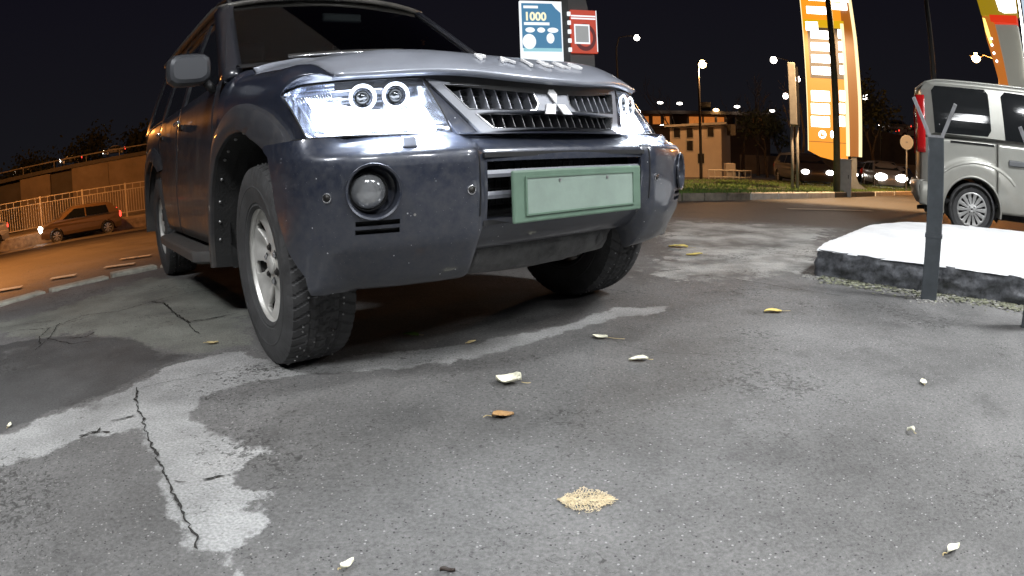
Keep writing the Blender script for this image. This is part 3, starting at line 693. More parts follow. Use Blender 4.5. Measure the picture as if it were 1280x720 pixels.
# dark backing + fins
mb = MB(); rows_ = [[Vector((Gx(y, z)-.085, y, z)) for y in [-.45+.05*k for k in range(19)]] for z in (.83, .92, 1.01)]
vs, fs = grid(rows_); mesh('grille_backing', vs, fs, M['plastic'], suv)
for s in (-1, 1):
    for k in range(7):
        y0 = s*(.10+.044*k)
        z0, z1 = .905, .985 if k < 6 else .975
        if abs(y0) > .375: continue
        sh = s*.0
        vs_ = []
        for z in (z0, (z0+z1)/2, z1):
            for xx in (-.012, -.075):
                for dy in (-.0016, .0016): vs_.append(Vector((Gx(y0, z)+xx, y0+dy, z)))
        fs_ = []
        for j in range(2):
            a = j*4; fs_ += [(a, a+1, a+5, a+4), (a+2, a+6, a+7, a+3), (a, a+4, a+6, a+2), (a+1, a+3, a+7, a+5)]
        mesh('grille_fin', vs_, fs_, M['silver'], suv)
        # dark curved slot bodies between the fins
    mb = MB()
    for k in range(6):
        y0 = s*(.122+.044*k)
        for j in range(5): mb.box((Gx(y0, .93)-.055, y0-.016, .912+.014*j), (Gx(y0, .93)-.035-.004*j, y0+.016, .916+.014*j))
    stuff(mb.build('grille_louvres', M['darkgrille'], suv))
for k in range(15):
    y0 = -.28+.04*k; hz = .842
    MB().add([Vector((Gx(y0, z)+xx, y0+dy, z)) for z in (.842, .888) for xx in (-.010, -.07) for dy in (-.0014, .0014)],
             [(0, 1, 5, 4), (2, 6, 7, 3), (0, 4, 6, 2), (1, 3, 7, 5), (4, 5, 7, 6), (0, 2, 3, 1)]).build('grille_fin', M['darkgrille'], suv)
mb = MB()
for j in range(3): mb.box((.60, -.30, .85+.013*j), (.635, .30, .853+.013*j))
stuff(mb.build('grille_louvres', M['darkgrille'], suv))
# emblem: three lozenges
em = []
def rh(c, d1, d2):   # c centre point, two side vectors in (y,z)
    return [c, (c[0]+d1[0], c[1]+d1[1]), (c[0]+d1[0]+d2[0], c[1]+d1[1]+d2[1]), (c[0]+d2[0], c[1]+d2[1])]
sd = .043; C0 = (0, .932)
L1 = (sd*math.cos(math.radians(60)), sd*math.sin(math.radians(60))); L2 = (-L1[0], L1[1])
H1 = (sd, 0); H2 = (-sd, 0); B1 = (L1[0], -L1[1]); B2 = (-L1[0], -L1[1])
emb = plate('emblem', rh(C0, L1, L2), [], gfn(.013), .007, M['emblem'], suv)
for d1, d2 in ((H1, B1), (H2, B2)):
    o = plate('lozenge', rh((C0[0]+d1[0]*.03, C0[1]-.002), d1, d2), [], gfn(.013), .007, M['emblem'], emb)
# painted wedges between grille and headlights; panel below grille
for s in (-1, 1):
    def wfn(a, b, d): return Vector((Gx(a, b)-.010-d-(.02 if abs(a) > .40 else 0)*0, a, b))
    o = plate('grille_side_panel', [(s*.478, 1.018), (s*.345, .824), (s*.415, .824), (s*.488, 1.018)] if s > 0 else [(s*.488, 1.018), (s*.415, .824), (s*.345, .824), (s*.478, 1.018)], [], wfn, .03, M['paint'], suv, .03)
# closing strip between grille bottom and bumper top
rows_ = []
for z, dx in ((.828, 0), (.822, 0.0)):
    rows_.append([Vector((Gx(y, z)+(.0 if z > .825 else .02), y, z)) for y in [-.42+.04*k for k in range(22)]])
vs, fs = grid(rows_); mesh('front_closing_strip', vs, fs, M['paint'], suv, True)
# --- headlights
def lensP(u, v, s, push=0):   # u 0 inner..1 outer, v 0 bottom..1 top
    b = Vector((.625, .415, .828)).lerp(Vector((.475, .868, .838)), u); t = Vector((.552, .484, 1.021)).lerp(Vector((.275, .882, 1.024)), u)
    p = b.lerp(t, v); bul = 4*u*(1-u)*.045+4*v*(1-v)*.012
    left = max(0, u-.86)/.14                               # rounded outer top corner
    p = p+Vector((bul, bul*.25, 0)); p += Vector((.03*left*math.sin(PI*v*.9)*0, 0, -.020*left*v**3))
    p += Vector((-push, -push*.25*u, 0)); return Vector((p.x, s*p.y, p.z))
for s in (-1, 1):
    hl = empty('headlight', parent=suv)
    rows_ = [[lensP(u/20, v/12, s) for u in range(21)] for v in range(13)]
    vs, fs = grid(rows_); 
    if s < 0: fs = [tuple(reversed(f)) for f in fs]
    mesh('lens', vs, fs, M['lens'], hl, True)
    # housing: back shell
    U = [0, 0, .1, .25, .4, .55, .7, .85, 1, 1]; 
    dep = lambda u, v: .10*min(1, 8*u+.0)*min(1, 8*(1-u))*min(1, 8*v)*min(1, 8*(1-v))+.004
    rows_ = [[lensP(u/24, v/16, s, dep(u/24, v/16)) for u in range(25)] for v in range(17)]
    vs, fs = grid(rows_); mesh('reflector', vs, fs, M['reflector'], hl, True)
    # lower light band: overexposed lamp
    def ep(u, v, push=.05): return lensP(u, v, s, push)
    rows_ = [[ep(.05+.80*u/16, .07+(.38 if u < 9 else .38+.32*(u-9)/7)*v/5, .045) for u in range(17)] for v in range(6)]
    vs, fs = grid(rows_); o = mesh('low_beam', vs, fs, M['led'], hl, True)
    rows_ = [[ep(.06+.62*u/14, .955+.03*v, .03) for u in range(15)] for v in (0, 1)]
    vs, fs = grid(rows_); mesh('running_light', vs, fs, M['led_bar'], hl, True)
    # outer ribbed reflector strip
    mb = MB()
    for k in range(16):
        u = .66+.019*k; a = ep(u, .70, .06); b = ep(u, .90, .055); mb.tube([a, b], .003, 5)
    mb.build('indicator_ribs', M['reflector'], hl, True)
    for u_, v_ in ((.235, .70), (.475, .685)):
        c = ep(u_, v_, .035); fx = (Vector((1, s*.34, 0))).normalized(); t = Vector((0, 0, 1)).cross(fx).normalized(); up = fx.cross(t)
        F = Matrix(((t.x, up.x, fx.x, c.x), (t.y, up.y, fx.y, c.y), (t.z, up.z, fx.z, c.z), (0, 0, 0, 1)))
        pr = empty('projector', parent=hl)
        lathe_mb(F, [(.039, -.004), (.046, .006), (.040, .010), (.034, .004)], 32).build('projector_ring', M['led_soft'], hl, True)
        lathe_mb(F, [(.034, .002), (.030, -.02), (.03, -.05)], 24).build('projector_barrel', M['chrome'], hl, True)
        lathe_mb(F, [(.026, -.008), (.021, .004), (.012, .010), (.0005, .012)], 24).build('projector_lens', M['glass_dark'], hl, True)
        bpy.data.objects.remove(pr)
    # rubber seal / black rim round the lens
    bd = [lensP(u/20, 0, s, -.001) for u in range(21)]+[lensP(1, v/12, s, -.001) for v in range(1, 13)]+[lensP(1-u/20, 1, s, -.001) for u in range(1, 21)]+[lensP(0, 1-v/12, s, -.001) for v in range(1, 13)]
    MB().tube(bd, .0035, 6).build('lens_seal', M['plastic'], hl, True)
for s in (-1, 1):
    q_ = Matrix.Rotation(CARYAW, 3, 'Z')
    for yy, xx in ((.52, .668), (.68, .650)):
        a_l = Vector((CARX, CARY, .02))+q_ @ Vector((xx, s*yy, .885)); t_l = a_l+q_ @ Vector((.45, s*.05, -1))
        area('headlight_lamp_light', a_l, t_l, (.09, .05), 4.5, (.85, .92, 1))
# --- hood
def hlip(y): return Vector((.705-.445*y*y, y, 1.012+.05*y*y+.016*math.exp(-((abs(y)-.42)/.2)**2)))
HP = [(0, 0), (.004, .012), (.04, .036), (.08, .058), (.13, .083), (.175, .103), (.24, .120), (.38, .143), (.6, .176), (.85, .21), (1.12, .245), (1.17, .250)]
def hood_pt(y, i):
    t, dz = HP[i]; l = hlip(y); a = abs(y)/.75
    side = max(0, (a-.80)/.20)
    x = l.x-t*(1-.35*a*a*0); z = l.z+dz*(1-.20*a*a*min(1, t/.35))-.018*side**2*min(1, t/.05)
    z += .005*math.exp(-((a-.70)/.07)**2)*min(1, t/.1)       # raised shoulder lines
    if x < -.47: z = z
    return Vector((max(x, -.50+.06*a*a), y, z))
rows_ = [[hlip(y)+Vector((-.02, 0, -.012)) for y in [-.755+1.51*k/40 for k in range(41)]]]
rows_ += [[hood_pt(y, i) for y in [-.755+1.51*k/40 for k in range(41)]] for i in range(len(HP))]
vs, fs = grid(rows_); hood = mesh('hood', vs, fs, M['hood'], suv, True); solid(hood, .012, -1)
def hood_edge(x):    # height of the hood's long edge at x
    pts = sorted([(hood_pt(.755, i).x, hood_pt(.755, i).z) for i in range(len(HP))]); return interp(pts, x)
# dark gap under the lip
rows_ = [[hlip(y)+Vector((-.045, 0, dz)) for y in [-.74+1.48*k/30 for k in range(31)]] for dz in (-.045, .02)]
vs, fs = grid(rows_); mesh('hood_gap', vs, fs, M['plastic'], suv, True)
# letters along the lip
for i, ch in enumerate('PAJERO'):
    y = -.245+.093*i
    a, b, c_ = hood_pt(y, 3), hood_pt(y, 4), hood_pt(y, 5)
    cu = bpy.data.curves.new('letter', 'FONT'); cu.body = ch; cu.size = .088; cu.extrude = .004; cu.offset = .0; cu.align_x = 'CENTER'; cu.align_y = 'CENTER'
    tmp = bpy.data.objects.new('tmp', cu); col.objects.link(tmp); bpy.context.view_layer.update()
    me = bpy.data.meshes.new_from_object(tmp); bpy.data.objects.remove(tmp); me.materials.clear(); me.materials.append(M['letter'])
    pos = hood_pt(y, 3).lerp(hood_pt(y, 4), .6); t = Vector((-.89*y, 1, .1*y)).normalized(); up = (c_-a).normalized(); n_ = t.cross(up).normalized(); up = n_.cross(t)
    for v in me.vertices: v.co = pos+t*v.co.x*1.0+up*v.co.y+n_*(v.co.z+.008)
    link(bpy.data.objects.new('letter', me), suv)
# --- fenders
INN = [(.225, .815), (.157, .845), (.091, .868), (.008, .895), (-.083, .906), (-.236, .898), (-.402, .848), (-.49, .798), (-.59, .672), (-.64, .55), (-.674, .442), (-.69, .307)]
OUT = [(.385, .833), (.350, .866), (.315, .892), (.19, .955), (-.015, 1.010), (-.196, 1.024), (-.412, .99), (-.568, .913), (-.674, .748), (-.74, .60), (-.787, .433), (-.80, .30)]
inn = catmull([(a, b, 0) for a, b in INN], 5); out_ = catmull([(a, b, 0) for a, b in OUT], 5)
def archz(x):
    best = None
    for a, b in zip(inn, inn[1:]):
        lo, hi = min(a.x, b.x), max(a.x, b.x)
        if lo <= x <= hi and hi > lo:
            z = a.y+(b.y-a.y)*(x-a.x)/(b.x-a.x); best = z if best is None else max(best, z)
    return best
def halfw(x): return interp([(-3.9, .86), (-3.5, .895), (-3, .905), (-.2, .905), (.1, .900), (.25, .892), (.38, .880), (.465, .866), (.52, .85)], x)
def fender(s):
    nx = 46; nv = 18; rows_ = []
    for v in range(nv+1):
        vv = v/nv; r = []
        xf = .470-(.470-.300)*min(1, vv/.5) if vv <= .5 else .300+(.452-.300)*((vv-.5)/.5)**1.2
        for k in range(nx+1):
            u = k/nx; x = -.60+(xf+.60)*u
            az = archz(x); zb = .838 if x > .205 else (az if az else .9)
            if x > .205: zb = .838
            zb = min(zb, .995); zt = hood_edge(x)-.004; w_ = halfw(x)
            if vv <= .5: z = zb+(1.0-zb)*vv/.5; y = w_
            else:
                a = (vv-.5)/.5*PI/2; z = 1.0+(zt-1.0)*math.sin(a); y = .762+(w_-.762)*math.cos(a)**.85
            r.append(Vector((x, s*y, z)))
        rows_.append(r)
    h_ = nv//2; NC = 6
    for v, r in enumerate(rows_):
        e_ = r[-1]
        if v < h_:
            r += [e_+Vector((.0006*c, 0, 0)) for c in range(1, NC+1)]
        else:
            k = (v-h_)/h_; B_ = lensP(1-.60*k, 1, s)+Vector((.002, 0, .004))
            for c in range(1, NC+1):
                t = c/NC; r.append(e_.lerp(B_, t)+Vector((.004, s*.002, .004))*math.sin(PI*t)*k)
    vs, fs = grid(rows_)
    if s > 0: fs = [tuple(reversed(f)) for f in fs]
    o = mesh('front_fender', vs, fs, M['paint'], suv, True)
    return o
def flare(s, x0, m, mirror=False):
    rows_ = []
    nn = len(inn)
    for i in range(nn):
        a, b = inn[i], out_[i]; r = []
        for t, yy in ((-.001, .80), (0, .925), (.03, .944), (.10, .950), (.5, .948), (.85, .938), (.97, .928), (1.0, .900)):
            p = a.lerp(b, max(0, t)); x = p.x
            y = yy if x < .1 else yy-(x-.1)*.10
            if mirror: x = -x-.22
            r.append(Vector((x+x0, s*y, p.y)))
        rows_.append(r)
    vs, fs = grid(rows_); o = mesh('wheel_arch_flare', vs, fs, m, suv, True, .7); return o
M['flare'] = mat('flare_paint', (.035, .036, .042), .5, .25, coat=.15, dirt=((.08, .072, .062), .8, 11), bump=.05, bscale=150)
for s in (-1, 1):
    fender(s); flare(s, 0, M['flare']); flare(s, -2.78, M['flare'])
    # wheel-house liners
    for x0 in (-.10, -2.88):
        mb = MB(); rows_ = []
        for k in range(25):
            a = -.05+(PI+.25)*k/24; rows_.append([Vector((x0+(.53 if math.cos(a) < 0 else .46)*math.cos(a), s*y, .40+.50*math.sin(a))) for y in (.86, .60, .40)])
        vs, fs = grid(rows_); mb.add(vs, fs); o = mb.build('wheel_house', M['liner'], suv, True)
        mb = MB(); mb.box((x0-.50, s*.40-.01, .42), (x0+.45, s*.40+.01, .95)); mb.build('wheel_house_wall', M['liner'], suv)
    # liner lip with its rivets behind the front wheel
    vs_ = []; 
    lip = [Vector((p.x+.0, 0, p.y)) for p in inn[18:]]
    rows_ = [[Vector((p.x+.004, s*.93, p.z)), Vector((p.x+.03, s*.90, p.z)), Vector((p.x+.075, s*.80, p.z))] for p in lip]
    vs, fs = grid(rows_); mesh('liner_lip', vs, fs, M['liner'], suv, True)
    for i in range(22, len(inn)-3, 4):
        p = inn[i]; MB().sphere((p.x+.028, s*.905, p.y), .008, 5).build('liner_rivet', M['stud'], suv, True)
# --- body side: doors, quarter
def sidey(x, z):
    w_ = halfw(x)
    return w_+.018*math.exp(-((z-.62)/.22)**2)-.035*max(0, (z-1.0)/.2)**1.5-.03*max(0, (.45-z)/.15)
def belt(x): return interp([(-3.85, 1.22), (-2.5, 1.20), (-.6, 1.185)], x)
def rarch(x): 
    t = (x+2.88)/.57
    return .40+.50*math.sqrt(max(0, 1-t*t)) if abs(t) < 1 else None
def panel(name, x0, x1, s, zbot, front_arch=False):
    nx, nz = 26, 16; rows_ = []
    for j in range(nz+1):
        r = []
        for k in range(nx+1):
            x = x0+(x1-x0)*k/nx; zb = zbot
            ra = rarch(x)
            if ra: zb = max(zb, ra)
            if front_arch:   # door front edge leans with the flare
                pass
            z = zb+(belt(x)-zb)*j/nz; r.append(Vector((x, s*sidey(x, z), z)))
        rows_.append(r)
    vs, fs = grid(rows_)
    if s > 0: fs = [tuple(reversed(f)) for f in fs]
    o = mesh(name, vs, fs, M['paint_side'], suv, True); solid(o, .01, -1); return o
for s in (-1, 1):
    dpanels = [panel('front_door', -1.72, -.66, s, .40), panel('rear_door', -2.58, -1.732, s, .40), panel('rear_quarter_panel', -3.80, -2.592, s, .45)]
    # fender piece between arch and front door (upper part above belt of the flare)
    rows_ = [[Vector((x, s*sidey(x, z), z)) for x in (-.668, -.62, -.58)] for z in [.80+.04*k for k in range(11)]]
    vs, fs = grid(rows_); mesh('cowl_side', vs, fs, M['paint_side'], suv, True)
    # side moulding crease shadow gap fillers
    rows_ = [[Vector((x, s*.86, z)) for x in (-3.8, -.6)] for z in (.42, 1.18)]
    vs, fs = grid(rows_); mesh('door_inner', vs, fs, M['plastic'], suv)
    for xh in (-1.58, -2.44):
        o = MB().box((xh-.075, s*.93-.012, 1.075), (xh+.075, s*.93+.012, 1.10)).build('door_handle', M['chrome'], suv); bevel(o, .008)
        o = MB().box((xh-.06, s*.905-.006, 1.045), (xh+.06, s*.905+.006, 1.075)).build('handle_cup', M['plastic'], suv)
    # side step
    rows_ = []
    for k in range(21):
        x = -.80-1.52*k/20; e_ = min(1, min(k, 20-k)/2)
        yo = .86+.12*e_+.02
        rows_.append([Vector((x, s*.84, .375)), Vector((x, s*(yo-.01), .368)), Vector((x, s*yo, .355)), Vector((x, s*yo, .315)), Vector((x, s*(yo-.03), .300)), Vector((x, s*.82, .300))])
    vs, fs = grid(rows_); fs += [tuple(range(6)), tuple(reversed(range(120, 126)))]
    mesh('side_step', vs, fs, M['flare'], suv, True, .6)
    # lower sill behind the step
    MB().box((-2.35, s*.80-.05, .33), (-.66, s*.80+.05, .46)).build('sill', M['paint_side'], suv)
    # greenhouse side
    def gh(x, z):
        t = (z-1.185)/.60; return .872-.205*max(0, t)**1.12-.012
    wl = [(-.72, 1.20), (-.80, 1.26), (-1.30, 1.63), (-1.42, 1.70), (-1.70, 1.735), (-1.70, 1.20)]
    wr = [(-1.80, 1.20), (-1.80, 1.735), (-2.50, 1.735), (-2.62, 1.20)]
    wq = [(-2.72, 1.22), (-2.62, 1.73), (-3.45, 1.71), (-3.62, 1.22)]
    hout = [(-.60, 1.18), (-.66, 1.27), (-1.25, 1.745), (-1.7, 1.79), (-3.55, 1.79), (-3.82, 1.18)]
    f3 = lambda a, b, d: Vector((a, s*(gh(a, b)-d), b))
    plate('greenhouse_side', hout, [wl, wr, wq], f3, .03, M['paint_side'], suv, .12)
    for wpoly in (wl, wr, wq):
        plate('side_window', wpoly, [], lambda a, b, d: Vector((a, s*(gh(a, b)-.010-d), b)), .006, M['glass_dark'], suv, .15)
    # rails on the roof
    rl = MB().tube([Vector((-1.45, s*.60, 1.80)), Vector((-1.55, s*.60, 1.875)), Vector((-1.8, s*.60, 1.90)), Vector((-3.3, s*.60, 1.895)), Vector((-3.5, s*.60, 1.83))], .016, 10).build('roof_rail', M['plastic'], suv, True)
    # door mirror
    c = Vector((-.70, s*1.02, 1.27)); rows_ = []
    for k in range(13):
        t = k/12; a = PI*t; rows_.append([])
    mb = MB(); prof = []
    for (dx, hy, hz) in ((.055, .085, .052), (.045, .102, .068), (.02, .112, .078), (-.02, .114, .080), (-.05, .106, .074)):
        ring = []
        for k in range(20):
            a = 2*PI*k/20; ca, sa = math.cos(a), math.sin(a); f = (abs(ca)**4+abs(sa)**4)**-.25
            ring.append(c+Vector((dx, hy*ca*f, hz*sa*f)))
        prof.append(ring)
    vs, fs = grid(prof, True); fs += [tuple(range(20)), tuple(reversed(range(80, 100)))]
    mir = mb.add(vs, fs).build('door_mirror', mat('mirror_shell', (.055, .058, .065), .4, .3, coat=.3), suv, True, .6)
    MB().tube([c+Vector((-.01, -s*.09, -.06)), Vector((-.72, s*.88, 1.16))], .022, 10).build('mirror_arm', M['plastic'], mir, True)
# --- windshield, pillars, roof
def ws(u, v):     # u -1..1 across, v 0..1 up
    y = u*(.80-.125*v); return Vector((-.475-.70*v-.15*u*u*(1-.2*v), y, 1.262+.50*v-.018*u*u))
rows_ = [[ws(-1+.1*k, v/10) for k in range(21)] for v in range(11)]
vs, fs = grid(rows_); wsh = mesh('windshield', vs, fs, M['windshield'], suv, True)
for s in (-1, 1):
    rows_ = [[ws(s*1, v/10)+Vector((.006, -s*.035, .004)), ws(s*1, v/10)+Vector((.012, 0, .010)), ws(s*1, v/10)+Vector((-.03, s*.035, .004)), ws(s*1, v/10)+Vector((-.09, s*.045, -.02))] for v in range(-1, 11)]
    vs, fs = grid(rows_); o = mesh('a_pillar', vs, fs, M['paint_side'], suv, True); solid(o, .02, 0)
rows_ = []
for t in range(0, 27):
    x = -1.165-2.42*t/26; r = []
    for k in range(21):
        u = -1+.1*k; zc = interp([(0, 1.765), (.06, 1.805), (.2, 1.845), (.5, 1.86), (.85, 1.85), (1, 1.82)], t/26)
        ed = interp([(0, 1.735), (.1, 1.78), (1, 1.785)], t/26)
        xx = x-.13*u*u*(1-t/26)
        r.append(Vector((xx, u*.70, zc-(zc-ed)*abs(u)**3.2)))
    rows_.append(r)
vs, fs = grid(rows_); M['roof'] = mat('roof_paint_brownish', (.10, .095, .085), .45, .3, coat=.3, var=.3, vscale=10)  # roof paint lighter and browner than the body
o = mesh('roof', vs, fs, M['roof'], suv, True); solid(o, .03, 1)
# tailgate
rows_ = [[Vector((-3.80+.25*max(0, (z-1.2)/.6), -y if False else y, z)) for y in [-.84+.12*k for k in range(15)]] for z in (.45, .8, 1.2, 1.5, 1.80)]
for r in rows_:
    for v in r:
        if v.z > 1.2: v.y *= 1-.25*(v.z-1.2)/.6
vs, fs = grid(rows_); mesh('tailgate', vs, fs, M['paint_side'], suv, True)
o = MB().box((-3.92, -.86, .48), (-3.70, .86, .70)).build('rear_bumper', M['paint_side'], suv); bevel(o, .04, 3)
# cowl, wipers, paper on the dashboard, inner mirror, seats
rows_ = [[Vector((x0-.10*(y/.8)**2, y, z)) for y in [-.80+.1*k for k in range(17)]] for x0, z in ((-.40, 1.235), (-.47, 1.262), (-.50, 1.255))]
vs, fs = grid(rows_); mesh('cowl', vs, fs, M['plastic'], suv, True)
for ya, yb in ((-.55, .05), (.05, .62)):
    pts = [Vector((-.455-.16*(y/.8)**2, y, 1.285+.012*k)) for k, y in enumerate([ya, (ya+yb)/2, yb])]
    MB().tube(pts, .007, 6).build('wiper_arm', M['chrome'], suv, True)
    rows_ = [[p+Vector((-.012, 0, .014)), p+Vector((.0, 0, .014)), p+Vector((0, 0, -.008))] for p in pts]
    vs, fs = grid(rows_); o = mesh('wiper_blade', vs, fs, M['darkmetal'], suv); solid(o, .006)
o = MB().box((-1.10, -.70, 1.10), (-.60, .70, 1.215)).build('dashboard', M['interior'], suv); bevel(o, .04, 3)
MB().add([Vector((-.66, -.35, 1.245)), Vector((-.60, -.10, 1.255)), Vector((-.82, -.07, 1.30)), Vector((-.86, -.30, 1.29))], [(0, 1, 2, 3)]).build('dashboard_paper', M['paper'], suv)
o = MB().box((-1.10, -.13, 1.60), (-1.07, .13, 1.66)).build('inner_mirror', mat('mirror_grey', (.10, .10, .10), .3), suv); bevel(o, .012)
o = MB().tube([Vector((-.92, .50, 1.22)), Vector((-.95, .56, 1.28)), Vector((-1.0, .57, 1.36)), Vector((-1.02, .54, 1.42))], .012, 8).build('grab_handle', mat('handle_grey', (.3, .31, .3), .5), suv, True)
for y in (-.38, .38):
    o = MB().box((-1.85, y-.24, .8), (-1.70, y+.24, 1.42)).build('seat_back', M['interior'], suv); bevel(o, .06, 3)
    o = MB().box((-1.83, y-.12, 1.46), (-1.73, y+.12, 1.62)).build('head_restraint', M['interior'], suv); bevel(o, .04, 3)
MB().box((-3.7, -.84, .9), (-.5, .84, .95)).build('cabin_floor', M['interior'], suv)
# --- underbody
MB().box((-3.6, -.66, .36), (-.60, .66, .52)).build('underbody', M['underbody'], suv)
MB().box((-.60, -.38, .40), (.45, .38, .80)).build('engine_bay_underside', M['underbody'], suv)
MB().box((.30, -.55, .45), (.56, .55, .82)).build('crossmember', M['underbody'], suv)
# skid plate: dented rolled metal sheet under the bumper's middle
rows_ = []
for k in range(31):
    y = -.345+.70*k/30; wv = .006*noise.noise(Vector((y*14, 0, 0))); zc = .357+.02*(y/.35)**2
    rows_.append([Vector((.625+wv, y, .435)), Vector((.608+wv, y, zc+.035)), Vector((.600+wv, y, zc+.01)), Vector((.575, y, zc-.025+wv)), Vector((.53, y, zc-.038)), Vector((.40, y, zc-.025)), Vector((.1, y, .36))])
vs, fs = grid(rows_); o = mesh('skid_plate', vs, fs, M['skid'], suv, True); solid(o, .006)
for y in (-.33, .30): MB().tube([Vector((.60, y, .44)), Vector((.61, y, .40)), Vector((.57, y, .37))], .016, 8).build('tow_eye', M['skid'], suv, True)
for s in (-1, 1):
    MB().tube([Vector((0, s*.38, .36)), Vector((0, s*.72, .375))], .035, 10).build('drive_shaft', M['darkmetal'], suv, True)
    MB().tube([Vector((-.25, s*.35, .34)), Vector((0, s*.68, .30)), Vector((.25, s*.38, .36))], .022, 8).build('control_arm', M['darkmetal'], suv, True)
MB().tube([Vector((-2.78, -.7, .36)), Vector((-2.78, .7, .36))], .05, 10).build('rear_axle', M['darkmetal'], suv, True)

# --- wheels
def tyre_mesh(R, W, rim, nseg, knobs=True):
    prof = [(rim-.004, W*.40), (rim+.010, W*.445), (rim+.018, W*.44), (rim+.022, W*.455), (rim+.06, W*.492), (rim+.078, W*.497), (rim+.080, W*.503), (rim+.084, W*.503), (rim+.086, W*.498), (R-.062, W*.498), (R-.040, W*.488), (R-.025, W*.470)]
    tr = []
    m_ = 22
    for k in range(m_+1):
        o = W*.455*(1-2*k/m_); tr.append((R-.010*(abs(o)/(W*.455))**4, o))
    full = prof+tr+[(r, -o) for r, o in reversed(prof)]
    rows_ = []
    for i in range(nseg):
        a = 2*PI*i/nseg; r_ = []
        for j, (r, o) in enumerate(full):
            if knobs and r > R-.045:
                ph = (i/nseg*54+(abs(o)/W)*3.2*(1 if True else -1)+(.5 if o < 0 else 0)) % 1
                g_ = 0
                if ph < .15: g_ = .007
                if abs(abs(o)-.052) < .0062: g_ = .008
                if abs(abs(o)-.018) < .0045 and (i/nseg*27) % 1 < .8: g_ = .008
                if r < R-.02: g_ *= .6
                rr = r-g_
            else: rr = r
            r_.append(Vector((rr*math.cos(a), -o, rr*math.sin(a))))
        rows_.append(r_)
    n_ = len(full); vs = [v for r in rows_ for v in r]; fs = []
    for i in range(nseg):
        for j in range(n_-1): fs.append((i*n_+j, i*n_+j+1, ((i+1) % nseg)*n_+j+1, ((i+1) % nseg)*n_+j))
    return vs, fs
def steer_obj(o, st): o.rotation_euler = (0, 0, st); return o
def suv_wheel(parent):
    wh = empty('wheel', parent=parent)
    vs, fs = tyre_mesh(.388, .262, .222, 432); mesh('tyre', vs, fs, M['rubber'], wh, True, math.radians(28))
    # studs
    mb = MB(); rn = random.Random(3)
    for i in range(110):
        a = 2*PI*i/110; o = rn.choice((-.085, -.066, -.034, .034, .066, .085)); mb.tube([Vector((.383*math.cos(a), o, .383*math.sin(a))), Vector((.3905*math.cos(a), o, .3905*math.sin(a)))], .0035, 6)
    stuff(mb.build('tyre_studs', M['stud'], wh))
    # spoked face
    na, nr = 216, 22; rows_ = []
    def face_o(r, a):
        ph = ((a/(2*PI)*6) % 1); c = abs(ph-.5)*2          # c=0 in mid opening, 1 on spoke centre
        base = .070+.016*((r-.05)/.17)**2-.010*math.sin(PI*min(1, max(0, (r-.06)/.15)))
        dish = .017*math.exp(-((1-c)/.34)**2)*(1 if .085 < r < .205 else 0)*math.sin(PI*min(1, max(0, (r-.085)/.12)))   # scoop on the spoke
        return base-dish
    for i in range(nr+1):
        r = .030+(.222-.030)*i/nr
        rows_.append([Vector((r*math.cos(2*PI*k/na), -face_o(r, 2*PI*k/na), r*math.sin(2*PI*k/na))) for k in range(na)])
    vs, fs = grid(rows_, True); keep = []
    for f in fs:
        c = sum((vs[i] for i in f), Vector())/4; r = math.hypot(c.x, c.z); a = math.atan2(c.z, c.x) % (2*PI); ph = ((a/(2*PI)*6) % 1)-.5
        t = (r-.098)/(.204-.098)
        if 0 < t < 1 and abs(ph)*2*PI/6*r < (.005+.027*t**.8*(1-max(0, t-.8)/.2*.35)): continue
        keep.append(f)
    o = mesh('rim', vs, [tuple(reversed(f)) for f in keep], M['alloy'], wh, True); solid(o, .022, -1); o.data.set_sharp_from_angle(angle=math.radians(40)); bevel(o, .002, 1)
    lathe = lambda prof, n=48: grid([[Vector((r*math.cos(2*PI*k/n), -o_, r*math.sin(2*PI*k/n))) for k in range(n)] for r, o_ in prof], True)
    vs, fs = lathe([(.216, .085), (.222, .098), (.230, .108), (.234, .108), (.233, .098), (.224, .09)], 96); mesh('rim_lip', vs, fs, M['alloy'], wh, True)
    vs, fs = lathe([(.224, .09), (.212, .06), (.205, -.08), (.22, -.11)], 64); mesh('rim_barrel', vs, fs, M['darkmetal'], wh, True)
    vs, fs = lathe([(.001, .018), (.165, .018), (.165, .0), (.08, 0)]); mesh('brake_disc', vs, fs, mat('brake_disc', (.12, .10, .09), .5, .8, var=.3), wh, True, .5)
    vs, fs = lathe([(.001, .086), (.028, .085), (.036, .080), (.038, .060)]); mesh('centre_cap', vs, fs, M['alloy'], wh, True, .7)
    for k in range(6):
        a = 2*PI*(k+.0)/6; x, z = .066*math.cos(a), .066*math.sin(a)
        mb = MB(); mb.tube([Vector((x, -.058, z)), Vector((x, -.078, z)), Vector((x, -.082, z))], [.0115, .0115, .008], 6); mb.build('lug_nut', M['chrome'] if k % 2 else M['darkmetal'], wh)
        # dark seat round each nut
        vs, fs = grid([[Vector((x+r*math.cos(b), -o_, z+r*math.sin(b))) for b in [2*PI*j/14 for j in range(14)]] for r, o_ in ((.018, .0715), (.0125, .0725), (.011, .066))], True); mesh('nut_seat', vs, fs, M['darkmetal'], wh, True)
    return wh
def copy_tree(o, parent=None):
    c = o.copy(); col.objects.link(c); c.parent = parent
    for ch in list(o.children): copy_tree(ch, c)
    return c
w1 = suv_wheel(suv); w1.location = (.0, -.785, .388); w1.rotation_euler = (0, .35, -.03)
w2 = copy_tree(w1, suv); w2.location = (-2.78, -.785, .388); w2.rotation_euler = (0, 1.1, 0)
w3 = copy_tree(w1, suv); w3.location = (0, .785, .388); w3.rotation_euler = (0, .7, PI-.03)
w4 = copy_tree(w1, suv); w4.location = (-2.78, .785, .388); w4.rotation_euler = (0, .2, PI)

